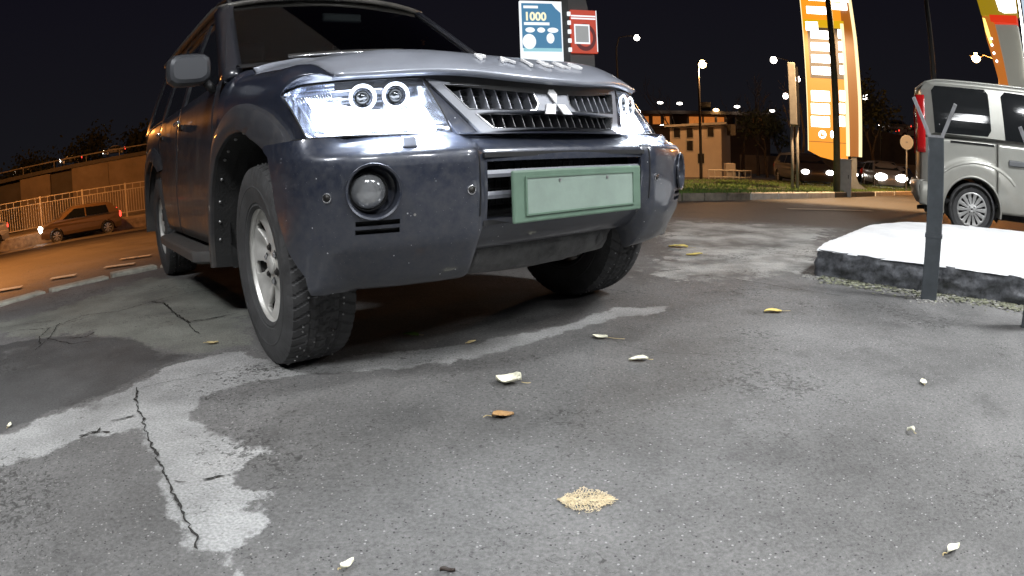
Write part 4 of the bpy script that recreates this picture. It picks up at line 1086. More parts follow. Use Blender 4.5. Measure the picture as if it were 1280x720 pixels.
# ------------------------------------------------------------------ filling-station canopy overhead (out of view, reflected in paint and glass)
can = empty('station_canopy', (1.5, -3, CZ)); tag(can, 'flat white filling-station canopy overhead with rows of strip lamps', 'canopy')
M['soffit'] = mat('canopy_soffit', (.62, .63, .64), .45)
MB().box((-6, -6, 0), (6, 6.2, .5)).build('canopy_roof', M['soffit'], can)
MB().box((-8.5, 6.205, 0), (.3, 8.25, .5)).build('canopy_roof_extension', M['soffit'], can)
M['tube'] = glow('lamp_diffuser', (.93, .97, 1.0), 9)
for x, y, p_ in CANOPY:
    if not (-6 < x-1.5 < 6 and -6 < y+3 < 6.2): 
        can2 = MB().tube([(x, y+1.2, 0), (x, y+1.2, CZ-.1), (x, y, CZ)], .05, 8).build('lamp_mast', M['darkmetal']); tag(can2, 'thin steel mast carrying the forecourt lamp above the van', 'mast')
        o = MB().box((x-.6, y-.3, CZ-.05), (x+.6, y+.3, CZ)).build('lamp_housing', M['white'], can2); continue
    o = MB().box((x-1.5-.6, y+3-.3, -.05), (x-1.5+.6, y+3+.3, -.0)).build('lamp_housing', M['white'], can)
    MB().box((x-1.5-.58, y+3-.28, -.056), (x-1.5+.58, y+3+.28, -.051)).build('lamp_diffuser', M['tube'], o)
for x, y in ((-4.2, -5.5), (4.8, -5.5)):
    MB().box((x-.2, y-.2, -CZ), (x+.2, y+.2, 0)).build('canopy_column', M['white'], can)

def PLn(px, py, z):
    r = ray(px, py); t = (z-CH)/r.z; return Vector((0, 0, CH))+t*r
# ------------------------------------------------------------------ painted island (kerbed slab) on the right
ztop = .20
fr = [Vector((1.90, 3.53, 0)), Vector((2.18, 3.20, 0)), Vector((2.55, 2.87, 0)), Vector((2.98, 2.49, 0)), Vector((4.2, 1.35, 0)), Vector((5.4, .25, 0))]
bk = [PLn(1030, 303, ztop), PLn(1058, 292, ztop), PLn(1086, 281, ztop), PLn(1130, 277, ztop), PLn(1190, 281, ztop), PLn(1279, 290, ztop)]
bk += [bk[-1]+Vector((2.2, -1.6, 0))]
M['island_side'] = mat('worn_black_paint', (.065, .068, .076), .6, var=.8, vscale=22, bump=.9, bscale=26)
M['island_top'] = mat('white_island_paint', (.74, .75, .76), .6, var=.16, vscale=3, bump=.5, bscale=9)
loop = dens([(p.x, p.y, 0) for p in fr]+[(p.x, p.y, 0) for p in reversed(bk)], .03)
isl = empty('kerbed_island', (1.9, 3.53, 0)); tag(isl, 'low raised island with white painted top and rough black sides', 'island')
off = Vector((-1.9, -3.53, 0)); rows_ = []
nl = len(loop)
for z in (0, .018, .036, .054, .072, .09, .108, .126, .144, .16, .175, .192):
    r = []
    for i, p in enumerate(loop):
        d = (loop[(i+1) % nl]-loop[i-1]).normalized(); nn = Vector((d.y, -d.x, 0))
        k = noise.noise(Vector((p.x*8, p.y*8, z*14)))*.034+noise.noise(Vector((p.x*27, p.y*27, z*38)))*.020
        k += -.012 if z > .17 else 0; k += .02*max(0, .03-z)/.03*abs(noise.noise(Vector((p.x*20, p.y*20, 9))))*2
        q_ = p+nn*k; r.append(Vector((q_.x, q_.y, z+(.006*noise.noise(Vector((p.x*12, p.y*12, 4))) if z > .01 else .0)))+off)
    rows_.append(r)
vs, fs = grid(rows_, True); o = mesh('island_side', vs, fs, M['island_side'], isl, True)
# rounded shoulder and top, slightly uneven
def shrink(d_, z):
    r = []
    for i, p in enumerate(loop):
        d = (loop[(i+1) % nl]-loop[i-1]).normalized(); nn = Vector((d.y, -d.x, 0))
        q_ = p-nn*(d_+.008*noise.noise(Vector((p.x*14, p.y*14, 2)))); r.append(Vector((q_.x, q_.y, z+.004*noise.noise(Vector((p.x*9, p.y*9, 6)))))+off)
    return r
r1, r2, r3 = shrink(.004, .186), shrink(.012, .200), shrink(.05, .206)
vs, fs = grid([r1, r2, r3], True); n0 = len(r1)*2
tr = tessellate_polygon([r3]); 
for a in tr:
    A, B, C = (r3[i] for i in a); fs.append(tuple(n0+i for i in (a if (B-A).cross(C-A).z > 0 else reversed(a))))
bm = bmesh.new(); bv = [bm.verts.new(v) for v in vs]
for f in fs:
    try: bm.faces.new([bv[i] for i in f])
    except ValueError: pass
bmesh.ops.recalc_face_normals(bm, faces=bm.faces); me = bpy.data.meshes.new('island_top'); bm.to_mesh(me); bm.free(); me.materials.append(M['island_top']); link(bpy.data.objects.new('island_top', me), isl)

# ------------------------------------------------------------------ posts with bent arms
M['post'] = mat('post_paint', (.060, .068, .075), .45, .2, var=.2, vscale=14, coat=.1)
M['arm'] = mat('arm_steel', (.34, .34, .35), .4, .5, var=.2, vscale=20)
def arm_post(px, d, label, ztp=.93, lean=0):
    b = D(px, 375, d); b.z = .02; v = Vector((b.x, b.y, 0)).normalized(); rz = math.atan2(-v.x, v.y)
    pt = empty('arm_post', b, rz); pt.rotation_euler = (0, lean, rz)
    tag(pt, label, 'post', 'steel posts with bent arms')
    o = MB().box((-.05, -.03, 0), (.05, .03, ztp-.02)).build('post_tube', M['post'], pt); bevel(o, .007)
    o = MB().box((-.054, -.034, .355), (.054, .034, .375)).build('post_clamp', M['post'], pt)
    for s, l in ((-1, .125), (1, .105)):
        a = Vector((s*.034, -.005, ztp-.03)); bq = Vector((s*(.034+.095), -.005, ztp+.19 if s < 0 else ztp+.17)); dd = (bq-a).normalized()
        pv = Vector((dd.z, 0, -dd.x)); mb = MB(); vs = []
        for q_ in (a-dd*.02, bq):
            for i, j in ((-1, -1), (1, -1), (1, 1), (-1, 1)): vs.append(q_+pv*.011*i+Vector((0, .012*j, 0)))
        mb.add(vs, [(0, 1, 2, 3), (7, 6, 5, 4), (0, 4, 5, 1), (1, 5, 6, 2), (2, 6, 7, 3), (3, 7, 4, 0)]); o = mb.build('arm', M['arm'], pt); bevel(o, .002)
        mb = MB().tube([bq-dd*.012+Vector((0, -.014, 0)), bq-dd*.012+Vector((0, .014, 0))], .010, 10); mb.build('arm_bolt', M['stud'], o)
    MB().box((-.052, -.031, ztp-.025), (.052, .031, ztp-.012)).build('post_cap', M['arm'], pt)
    return pt
arm_post(1160, 3.64, 'dark square steel post with two bent arms standing before the white-topped island')
arm_post(1289, 3.35, 'pale-lit steel post cut by the right edge of the view', .80)

# ------------------------------------------------------------------ generic wheel for the other cars
M['hub'] = mat('hub_silver', (.45, .45, .44), .4, .6, var=.15)
M['red_lamp'] = mat('tail_lamp_red', (.45, .01, .012), .15, coat=1)
M['red_glow'] = glow('tail_lamp_lit', (1, .05, .03), 3.5)
M['white_glow'] = glow('headlamp_lit', (1, .93, .80), 22)
M['black_gap'] = mat('dark_gap', (.006, .006, .006), .9)
_wc = {}
def simple_wheel(R, W, spokes, detail, parent, loc, flip):
    key = (round(R, 3), spokes, detail)
    if key not in _wc:
        tv, tf = tyre_mesh(R, W, R*.66, 96 if detail else 24, False)
        tm = bpy.data.meshes.new('tyre'); tm.from_pydata([tuple(v) for v in tv], [], tf); tm.materials.append(M['rubber']); tm.polygons.foreach_set('use_smooth', [True]*len(tm.polygons))
        na = spokes*16 if detail else 30; nr = 14 if detail else 4; rows_ = []
        r0, r1 = R*.03, R*.665
        for i in range(nr+1):
            r = r0+(r1-r0)*i/nr
            rows_.append([Vector((r*math.cos(2*PI*k/na), -(W*.40-.012*math.sin(PI*i/nr)-(.02 if i == nr else 0)), r*math.sin(2*PI*k/na))) for k in range(na)])
        vs, fs = grid(rows_, True); keep = []
        for f in fs:
            c = sum((vs[i] for i in f), Vector())/4; r = math.hypot(c.x, c.z)/r1; a = math.atan2(c.z, c.x) % (2*PI); ph = abs(((a/(2*PI)*spokes) % 1)-.5)
            if .34 < r < .88 and ph < (.11+.16*(r-.34) if detail else .2): continue
            keep.append(tuple(reversed(f)))
        hm = bpy.data.meshes.new('hubcap'); hm.from_pydata([tuple(v) for v in vs], [], keep); hm.materials.append(M['hub']); hm.polygons.foreach_set('use_smooth', [True]*len(hm.polygons))
        k_ = grid([[Vector((r*math.cos(2*PI*k/24), -o_, r*math.sin(2*PI*k/24))) for k in range(24)] for r, o_ in ((.001, W*.2), (R*.66, W*.2))], True)
        bmz = bpy.data.meshes.new('wheel_back'); bmz.from_pydata([tuple(v) for v in k_[0]], [], k_[1]); bmz.materials.append(M['black_gap'])
        _wc[key] = (tm, hm, bmz)
    tm, hm, bmz = _wc[key]
    wh = link(bpy.data.objects.new('wheel', tm), parent); wh.location = loc; wh.rotation_euler = (0, 0, PI if flip else 0)
    h = link(bpy.data.objects.new('hubcap', hm), wh); link(bpy.data.objects.new('wheel_back', bmz), wh)
    if detail:
        solid(h, .008, 0)
        for k in range(4):
            a = PI/4+k*PI/2; MB().tube([(R*.13*math.cos(a), -W*.37, R*.13*math.sin(a)), (R*.13*math.cos(a), -W*.40, R*.13*math.sin(a))], .009, 6).build('hub_bolt', M['black_gap'], wh)
    return wh

# ------------------------------------------------------------------ silver van behind the island
VAN_YAW = -.64
hub_w = D(1214, 258, 7.72)
van = empty('van', (0, 0, 0), VAN_YAW); tag(van, 'pale silver-beige high-roof van parked behind the white-topped island', 'van')
VW = .86
van.location = Vector((hub_w.x, hub_w.y, terr(hub_w.x, hub_w.y)+.0))+Matrix.Rotation(VAN_YAW, 3, 'Z') @ Vector((0, VW-.03, 0))
VR = .315
M['van'] = mat('van_paint', (.31, .31, .28), .34, .35, coat=.5, dirt=((.25, .22, .18), .35, 5), var=.04)
M['van_glass'] = mat('van_glass', (.010, .011, .012), .06, spec=.35)
M['van_grey'] = mat('van_grey_trim', (.10, .105, .11), .5)
def vside(x, z):      # half width
    y = VW-.10*max(0, (z-1.05)/.75)**1.4-.02*max(0, (.5-z)/.3)
    y -= .10*max(0, (-.50-x)/.20)**2.2 if x < -.50 else 0
    # flared haunch with its sharp highlight line
    r = math.hypot(x*0.92, z-.30); y += .028*max(0, min(1, (.62-abs(r-.42)*0-r)/.10)) if r < .62 else 0
    return y
def varch(x):
    R_ = .385; return .30+math.sqrt(max(0, R_*R_-x*x)) if abs(x) < R_ else None
def vpanel(name, x0, x1, s, z0, z1, m, off=0, nx=30, nz=22, cutout=True, th=.012):
    rows_ = []
    for j in range(nz+1):
        r = []
        for k in range(nx+1):
            x = x0+(x1-x0)*k/nx; zb = z0(x) if callable(z0) else z0; zt = z1(x) if callable(z1) else z1
            if cutout:
                for xc in (0, 2.58):
                    a = varch(x-xc); 
                    if a: zb = max(zb, a)
            z = zb+(zt-zb)*j/nz; r.append(Vector((x, s*(vside(x, z)+off), z)))
        rows_.append(r)
    vs, fs = grid(rows_)
    if s > 0: fs = [tuple(reversed(f)) for f in fs]
    o = mesh(name, vs, fs, m, van, True); solid(o, th, -1); return o
roofz = lambda x: 1.80-.05*max(0, (-.45-x)/.25)**2-.10*max(0, (x-2.0)/.6)**2-.0*x
ZBELT = 1.10
for s in (-1, 1):
    vpanel('rear_side_panel', -.70, .318, s, .34, ZBELT, M['van'])
    vpanel('sliding_door', .330, 1.30, s, .30, ZBELT, M['van'])
    vpanel('front_door', 1.312, 2.12, s, .30, ZBELT, M['van'])
    vpanel('front_wing', 2.135, 3.30, s, .34, lambda x: ZBELT-.18*max(0, x-2.3), M['van'])
    fv = lambda off: (lambda a, b, d: Vector((a, s*(vside(a, b)+off-d), b)))
    w1_ = [(-.50, 1.16), (-.53, 1.66), (-.48, 1.72), (.18, 1.725), (.23, 1.67), (.25, 1.24), (.20, 1.17)]
    w2_ = [(.44, 1.15), (.40, 1.66), (.46, 1.72), (1.14, 1.71), (1.20, 1.60), (1.22, 1.15)]
    w3_ = [(1.42, 1.15), (1.40, 1.63), (1.75, 1.63), (2.15, 1.25), (2.20, 1.15)]
    ring = [(-.70, ZBELT), (-.66, 1.68), (-.60, 1.76), (-.45, 1.795), (1.6, 1.795), (1.95, 1.70), (2.45, ZBELT)]
    plate('upper_side', ring, [w1_, w2_, w3_], fv(.0), .02, M['van'], van, .08)
    for w_ in (w1_, w2_, w3_):
        o = plate('side_window', w_, [], fv(.004), .01, M['van_glass'], van, .08)
        for (a, b) in ((w_[0][0]+.06, w_[0][1]+.10), (w_[3][0]-.0, w_[3][1]-.03)) if w_ is w1_ else ():
            MB().sphere((a, s*(vside(a, b)+.012), b), .011, 5).build('window_fixing', M['chrome'], o)
    # vertical black rubber gaps between panels read from the real 12 mm gaps; rail for the sliding door
    o = MB(); rows_ = [[Vector((x, s*(vside(x, z)+.006), z)) for x in [-.30+.045*k for k in range(14)]] for z in (1.060, 1.085)]
    vs, fs = grid(rows_); o = mesh('sliding_rail', vs, fs, M['black_gap'], van); solid(o, .006, 0)
    # arch lip
    rows_ = []
    for k in range(25):
        a = -.15+(PI+.3)*k/24; rows_.append([Vector((r*math.cos(a), s*(vside(r*math.cos(a), .30+r*math.sin(a))+dy), .30+r*math.sin(a))) for r, dy in ((.405, .003), (.392, .012), (.382, .008), (.376, -.03), (.36, -.20))])
    vs, fs = grid(rows_); mesh('arch_lip', vs, fs, M['van'], van, True)
    rows_ = []
    for k in range(25):
        a = -.3+(PI+.6)*k/24; rows_.append([Vector((.374*math.cos(a), s*y, .30+.374*math.sin(a))) for y in (.80, .45)])
    vs, fs = grid(rows_); mesh('wheel_house', vs, fs, M['liner'], van, True)
    # haunch line
    rows_ = []
    for k in range(31):
        a = math.radians(38+105*k/30); x, z = .05+.66*math.cos(a), .30+.55*math.sin(a)
        if x < -.62: continue
        rows_.append([Vector((x+math.cos(a)*r, s*(vside(x, z)+dy), z+math.sin(a)*r)) for r, dy in ((-.02, -.002), (-.004, .011), (.006, .011), (.03, -.003))])
    vs, fs = grid(rows_); mesh('haunch_crease', vs, fs, M['van'], van, True)
    o = MB().box((.48, s*.875-.02, .86), (.80, s*.875+.02, .93)).build('door_handle', M['van_grey'], van); bevel(o, .015, 3)
    # tall tail lamp
    rows_ = []
    for j in range(11):
        z = .92+.68*j/10; rows_.append([Vector((-.742+.002, s*(.60), z)), Vector((-.745, s*(VW-.17), z)), Vector((-.715, s*(vside(-.66, z)+.0), z)), Vector((-.655, s*(vside(-.66, z)+.009), z)), Vector((-.625, s*(vside(-.63, z)+.006), z))])
        if not (.97 < z < 1.56):
            pass
    vs, fs = grid([[p for p in r[1:]] for r in rows_]); o = mesh('tail_lamp', vs, fs, M['red_lamp'], van, True); solid(o, .01, 0)
    z_ = 1.26; rows_ = [[p+Vector((-.006, s*.003, 0)) for p in r[1:4]] for r in rows_[4:6]]
    vs, fs = grid(rows_); mesh('reversing_lamp', vs, fs, M['chrome'], o, True)
# roof, rear, bumper, front
rows_ = []
for k in range(33):
    x = -.72+4.05*k/32
    zc = interp([(-.72, 1.70), (-.66, 1.765), (-.55, 1.805), (-.3, 1.825), (1.4, 1.825), (1.8, 1.78), (2.55, 1.16), (3.1, 1.0), (3.33, .80)], x)
    ze = interp([(-.72, 1.66), (-.6, 1.745), (-.45, 1.785), (1.4, 1.785), (1.8, 1.73), (2.55, 1.10), (3.1, .92), (3.33, .7)], x)
    r = []
    for j in range(17):
        u = -1+j/8; wv = (vside(x, ze)+.004)*(1-.25*max(0, (x-3.0)/.33)**2); r.append(Vector((x, u*wv, zc-(zc-ze)*abs(u)**4)))
    rows_.append(r)
vs, fs = grid(rows_); o = mesh('roof', vs, fs, M['van'], van, True); solid(o, .02, -1)
rows_ = []
for j in range(20):
    z = .55+1.15*j/19; xr = -.735+.05*max(0, (z-1.1)/.6)**1.5
    rows_.append([Vector((xr+.04*abs(u)**4, u*(vside(-.70, z)+.005), z)) for u in [-1+.125*k for k in range(17)]])
vs, fs = grid(rows_); mesh('tailgate', vs, fs, M['van'], van, True)
rows_ = [[Vector((-.745+.05*max(0, (z-1.1)/.6)**1.5+.02*abs(u)**4, u*.56, z)) for u in [-1+.25*k for k in range(9)]] for z in (1.12, 1.3, 1.5, 1.64)]
vs, fs = grid(rows_); mesh('rear_window', vs, fs, M['van_glass'], van, True)
rows_ = []
for x_, z in ((-.60, .30), (-.74, .33), (-.80, .42), (-.815, .52), (-.80, .58), (-.74, .60)):
    rows_.append([Vector((x_+.10*abs(u)**5, u*(VW+.004), z)) for u in [-1+.1*k for k in range(21)]])
vs, fs = grid(rows_); o = mesh('rear_bumper', vs, fs, M['van'], van, True); solid(o, .01, 0)
for s in (-1, 1):
    rows_ = [[Vector((-.70+.32*k/6, s*(VW+.006-.02*(1 if z < .34 else 0)), z)) for k in range(7)] for z in (.31, .34, .45, .585)]
    rows_ = [[p if varch(p.x) is None or p.z > varch(p.x) else Vector((-math.sqrt(max(0, .385**2-max(0, p.z-.30)**2)), p.y, p.z)) for p in r] for r in rows_]
    vs, fs = grid(rows_); o = mesh('bumper_side', vs, fs, M['van'], van, True); solid(o, .01, 0)
o = MB().box((3.10, -.80, .30), (3.36, .80, .72)).build('front_bumper', M['van'], van); bevel(o, .06, 3)
MB().box((-.62, -.70, .22), (3.1, .70, .36)).build('underbody', M['underbody'], van)
MB().box((-.55, -.80, .36), (3.0, .80, .40)).build('floor', M['black_gap'], van)
MB().tube([(-.72, -.45, .25), (-.50, -.45, .27)], .025, 8).build('exhaust', M['darkmetal'], van, True)
for x in (0, 2.58):
    for s in (-1, 1): simple_wheel(VR, .185, 14, True, van, (x, s*(VW-.105), VR-.005), s > 0)

# ------------------------------------------------------------------ median with grass and painted kerb
M['grass_ground'] = mat('grass_soil', (.045, .065, .018), .95, var=.6, vscale=3, bump=.6, bscale=20)
gpx_front = [(800, 250), (850, 249), (900, 248.3), (940, 247.5), (1000, 246.5), (1060, 245), (1100, 243.8), (1140, 242.5), (1160, 242)]
gpx_back = [(1160, 233), (1120, 231), (1060, 229.5), (1000, 228.5), (940, 227), (900, 226.5), (850, 227), (800, 228)]
fpts = [G(*p) for p in gpx_front]; bpts = [G(*p) for p in gpx_back]
med = []
nst = 60; N2 = 14
def along(pts, t):
    L_ = [0]
    for a, b in zip(pts, pts[1:]): L_.append(L_[-1]+1)
    s_ = t*(len(pts)-1); i = min(len(pts)-2, int(s_)); return pts[i].lerp(pts[i+1], s_-i)
rb = list(reversed(bpts)); rows_ = []
for j in range(N2+1):
    r = []
    for i in range(nst+1):
        a = along(fpts, i/nst); b = along(rb, i/nst); p = a.lerp(b, (j/N2)**1.6); r.append(Vector((p.x, p.y, terr(p.x, p.y)+.10+.05*noise.noise(Vector((p.x*.4, p.y*.4, 0)))*(1 if j else 0))))
    rows_.append(r)
skirt = [Vector((p.x, p.y, p.z-.3)) for p in rows_[0]]
vs, fs = grid([skirt]+rows_); struct(mesh('grass_median', vs, fs, M['grass_ground'], smooth=True))
gb = MB(); rn = random.Random(11); M['grass'] = mat('grass_blades', (.11, .19, .035), .7, var=.5, vscale=2)
for i in range(16000):
    u = rn.random(); v = rn.random()**1.7
    a = along(fpts, u); b = along(rb, u); p = a.lerp(b, v); z = terr(p.x, p.y)+.09
    if noise.noise(Vector((p.x*.5, p.y*.5, 8))) < -.28: continue
    h = rn.uniform(.03, .10); an = rn.random()*6.28; wv = .012; dx, dy = math.cos(an)*wv, math.sin(an)*wv
    gb.v += [Vector((p.x-dx, p.y-dy, z)), Vector((p.x+dx, p.y+dy, z)), Vector((p.x+rn.uniform(-.04, .04), p.y+rn.uniform(-.04, .04), z+h))]
    n_ = len(gb.v); gb.f.append((n_-3, n_-2, n_-1))
stuff(gb.build('median_grass', M['grass']))
mk = struct(empty('median_kerb')); M['kerb_black'] = mat('kerb_black', (.05, .05, .05), .8, var=.3); M['kerb_bare'] = mat('kerb_bare', (.22, .19, .15), .85, var=.5, vscale=4, bump=.4)
M['kerb_white'] = mat('kerb_white', (.62, .60, .55), .8, var=.25, vscale=6)
ks = [800, 826, 852, 880, 908, 937, 972, 1008, 1043, 1068, 1093, 1117, 1141, 1165]
for i, (a, b) in enumerate(zip(ks, ks[1:])):
    ya, yb = interp(gpx_front, a), interp(gpx_front, b); A, B = G(a+.6, ya), G(b-.6, yb); d = B-A; d.z = 0
    mm = M['kerb_bare'] if b <= 937 else (M['kerb_black'] if 1043 <= a < 1093 else M['kerb_white'])
    nn = Vector((-d.y, d.x, 0)).normalized()*.16; zz = .125
    vs = []
    for P_ in (A, B):
        for q_ in (P_-nn*.2, P_+nn):
            for z in (-.15, zz): vs.append(Vector((q_.x, q_.y, terr(P_.x, P_.y)+z)))
    o = MB().add(vs, [(0, 1, 3, 2), (4, 6, 7, 5), (0, 4, 5, 1), (2, 3, 7, 6), (1, 5, 7, 3), (0, 2, 6, 4)]).build('kerb_stone', mm, mk); bevel(o, .02)

# ------------------------------------------------------------------ signs
def facing(px, py, d, turn=0):
    p = D(px, py, d); v = Vector((p.x, p.y, 0)).normalized(); return p, math.atan2(-v.x, v.y)+turn     # local x to the right, local y away from camera
def base(px, d, turn=0, zoff=0, py=215):
    p, rz = facing(px, py, d, turn); return Vector((p.x, p.y, terr(p.x, p.y)+zoff)), rz
def colr(c, e_=0, r=.5): 
    return mat('print_colour', c, r, emit=c if e_ else None, es=e_)
def bx(name, lo, hi, m, parent, bv=0):
    o = MB().box(lo, hi).build(name, m, parent)
    if bv: bevel(o, bv, 2)
    return o
def text(name, s_, size, loc, m, parent, depth=.006, align='LEFT', bold=.0, sx_=1):
    cu = bpy.data.curves.new(name, 'FONT'); cu.body = s_; cu.size = size; cu.extrude = depth; cu.offset = bold; cu.align_x = align
    tmp = bpy.data.objects.new('tmp', cu); col.objects.link(tmp); bpy.context.view_layer.update()
    me = bpy.data.meshes.new_from_object(tmp); bpy.data.objects.remove(tmp); me.materials.clear(); me.materials.append(m)
    for v in me.vertices: x, y, z = v.co; v.co = Vector((loc[0]+x*sx_, loc[1]-z, loc[2]+y))
    return link(bpy.data.objects.new(name, me), parent)
def disc(name, c, r, m, parent, th=.006, n=28, sx_=1, sz=1):
    vs = [Vector((c[0]+sx_*r*math.cos(2*PI*k/n), c[1], c[2]+sz*r*math.sin(2*PI*k/n))) for k in range(n)]; vs += [v+Vector((0, -th, 0)) for v in vs]
    fs = [tuple(range(n)), tuple(reversed(range(n, 2*n)))]+[(k, (k+1) % n, n+(k+1) % n, n+k) for k in range(n)]
    return mesh(name, vs, fs, m, parent)
def at_on(parent_loc, rz, px, py):       # where the sight line of (px,py) meets the upright plane through parent_loc
    r = ray(px, py); n_ = Vector((-math.sin(rz), math.cos(rz), 0)); o_ = Vector((0, 0, CH)); t = n_.dot(Vector(parent_loc)-o_)/n_.dot(r); p = o_+t*r-Vector(parent_loc)
    return Vector((math.cos(rz)*p.x+math.sin(rz)*p.y, 0, p.z))
# --- poster column behind the off-road car
b, rz = base(678, 9.0, .22); b.z = 0
ps = empty('poster_stand', b, rz); tag(ps, 'dark column with a lit blue 1000 poster and a small red board, behind the hood', 'advertising stand')
L0 = lambda px, py: at_on(b, rz, px, py)
M['column'] = mat('column_dark', (.035, .037, .036), .5, var=.2); M['column_grey'] = mat('column_grey', (.10, .105, .10), .5)
x0, x1 = L0(653, 40).x, L0(702, 40).x; zt_, zb_ = L0(678, 4).z, L0(678, 76).z
M['p_white'] = glow('poster_white', (.93, .97, 1), 1.1); M['p_blue'] = glow('poster_blue', (.06, .23, .42), .9); M['p_cyan'] = glow('poster_cyan', (.35, .70, .80), .9); M['p_red'] = glow('poster_red', (.62, .065, .028), .85); M['p_dark'] = glow('poster_dark_red', (.14, .01, .01), .7)
M['p_yellow'] = glow('poster_yellow', (.95, .90, .62), 1.1); M['p_grey'] = glow('poster_grey', (.36, .37, .37), .9)
bx('poster_frame', (x0-.02, .02, zb_-.05), (x1+.02, .10, zt_+.04), M['p_white'], ps)
H_ = zt_-zb_; W_ = x1-x0
bx('poster_sheet', (x0, .012, zb_+H_*.22), (x1, .02, zt_), M['p_blue'], ps)
bx('poster_band', (x0, .010, zb_), (x1, .02, zb_+H_*.16), M['p_white'], ps); bx('poster_band', (x0+.02*W_, .008, zb_+H_*.16), (x1, .02, zb_+H_*.22), M['p_cyan'], ps)
text('poster_lettering', '1000', H_*.20, (x0+W_*.06, .008, zb_+H_*.70), M['p_yellow'], ps, .004, bold=.006, sx_=.92)
bx('poster_line', (x0+W_*.05, .006, zt_-H_*.09), (x0+W_*.42, .012, zt_-H_*.045), M['p_white'], ps)
bx('poster_line', (x0+W_*.05, .006, zb_+H_*.615), (x0+W_*.70, .012, zb_+H_*.665), M['p_white'], ps, .004)
for u0, u1 in ((.08, .32), (.38, .58), (.64, .92)): disc('poster_badge', (x0+W_*(u0+u1)/2, .008, zb_+H_*.53), 1, M['p_white'], ps, .004, 24, W_*(u1-u0)/2, H_*.045)
disc('poster_shape', (x0+W_*.17, .008, zb_+H_*.33), 1, M['p_white'], ps, .004, 28, W_*.17, H_*.13)
disc('poster_shape', (x0+W_*.71, .008, zb_+H_*.39), 1, M['p_white'], ps, .004, 28, W_*.10, H_*.09)
plate('poster_shape', [(x1-W_*.22, zt_), (x1-W_*.12, zt_-H_*.09), (x1, zt_-H_*.16), (x1, zt_)], [], lambda a, c, d: Vector((a, .006+d, c)), .005, M['p_white'], ps, 1)
cx0, cx1 = L0(703, 40).x+.012, L0(745, 76).x
bx('column', (cx0, .03, -.0), (cx0+.10, .45, zt_+1.2), M['column'], ps); bx('column_panel', (cx0+.10, .06, 0), (cx1, .40, L0(745, 40).z), M['column_grey'], ps)
plate('column_top', [(cx0+.10, L0(745, 40).z), (cx1, L0(745, 40).z), (cx0+.22, zt_+1.0), (cx0+.10, zt_+1.0)], [], lambda a, c, d: Vector((a, .07+d, c)), .3, M['column_grey'], ps, 9)
rx0, rx1 = L0(714, 40).x, L0(746, 40).x; rt, rbz = L0(728, 13).z, L0(728, 66).z; RH = rt-rbz; RW = rx1-rx0
rb_ = bx('red_board', (rx0, -.02, rbz), (rx1, .05, rt), M['p_red'], ps)
bx('board_edge', (rx1-.012, -.024, rbz+.02), (rx1, -.019, rt), M['p_white'], rb_)
for v in (.78, .84): bx('board_line', (rx0+.0, -.024, rbz+RH*v), (rx1-.02, -.021, rbz+RH*(v+.035)), M['p_white'], rb_)
ringo = plate('board_ring', [(rx0+RW*(.52+.42*math.cos(a)), rbz+RH*(.36+.32*math.sin(a))) for a in [2*PI*k/30 for k in range(30)]], [[(rx0+RW*(.52+.30*math.cos(a)), rbz+RH*(.36+.22*math.sin(a))) for a in [2*PI*k/30 for k in range(30)]]], lambda a, c, d: Vector((a, -.022-d, c)), .003, M['p_dark'], rb_, 9)
o = bx('blank_code_panel', (rx0+RW*.10, -.030, rbz+RH*.20), (rx0+RW*.70, -.026, rbz+RH*.66), M['p_white'], rb_, .004); bx('code_field', (rx0+RW*.15, -.032, rbz+RH*.24), (rx0+RW*.65, -.0305, rbz+RH*.62), M['p_grey'], rb_)
for k in range(5): 
    z = rt-RH*(.09+.21*k); o = bx('side_lamp', (L0(711, 40).x-.01, -.01, z-.032), (L0(711, 40).x+.04, .03, z+.032), M['p_white'], ps, .008)

# --- orange price pylon
b, rz = base(1035, 21.5, .10)
py_ = empty('price_pylon', b, rz); tag(py_, 'tall orange filling-station price pylon with white lit rows behind the dark pole', 'price sign')
L1_ = lambda px, py: at_on(b, rz, px, py)
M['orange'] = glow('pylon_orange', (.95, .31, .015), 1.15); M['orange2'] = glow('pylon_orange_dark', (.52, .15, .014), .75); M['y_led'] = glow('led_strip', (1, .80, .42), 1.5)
M['price'] = glow('price_white', (1, .97, .88), 8.0); M['pyl_dark'] = mat('price_backing', (.05, .055, .07), .5); M['yellow'] = glow('pylon_yellow', (.85, .48, .01), .9)
xl, xr = L1_(1009, 120).x, L1_(1058, 120).x; xw = L1_(1074, 120).x
zB = L1_(1035, 193).z
plate('pylon_panel', [(xl, 8.2), (xl, zB+.10), (xl+.45, zB-.10), (xr, zB-.28), (xr, 8.2)], [], lambda a, c, d: Vector((a, d, c)), .35, M['orange'], py_, 9)
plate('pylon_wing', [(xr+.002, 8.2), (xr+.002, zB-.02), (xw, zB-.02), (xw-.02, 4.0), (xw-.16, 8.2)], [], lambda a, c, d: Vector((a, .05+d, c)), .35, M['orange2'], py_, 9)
bx('led_strip', (xr-.06, -.05, zB-.02), (xr+.06, .0, L1_(1052, 30).z), M['y_led'], py_, .02)
mb = MB(); 
mb.tube([(xw-.02, 0, zB-.02), (xw+.01, 0, 3.0), (xw-.02, 0, 5.2), (xw-.16, 0, 8.2)], .06, 8); mb.build('led_strip', M['y_led'], py_, True)
mb = MB(); mb.tube([(xl-.01, 0, zB+.1), (xl-.01, 0, 8.2)], .014, 6); mb.build('edge_strip', M['y_led'], py_)
def row(y0, y1, a, b_, m, nm='price_row', y=-.03, bev=.03):
    o = bx(nm, (L1_(a, (y0+y1)/2).x, y, L1_(a, y1).z), (L1_(b_, (y0+y1)/2).x, .0, L1_(a, y0).z), m, py_, bev); return o
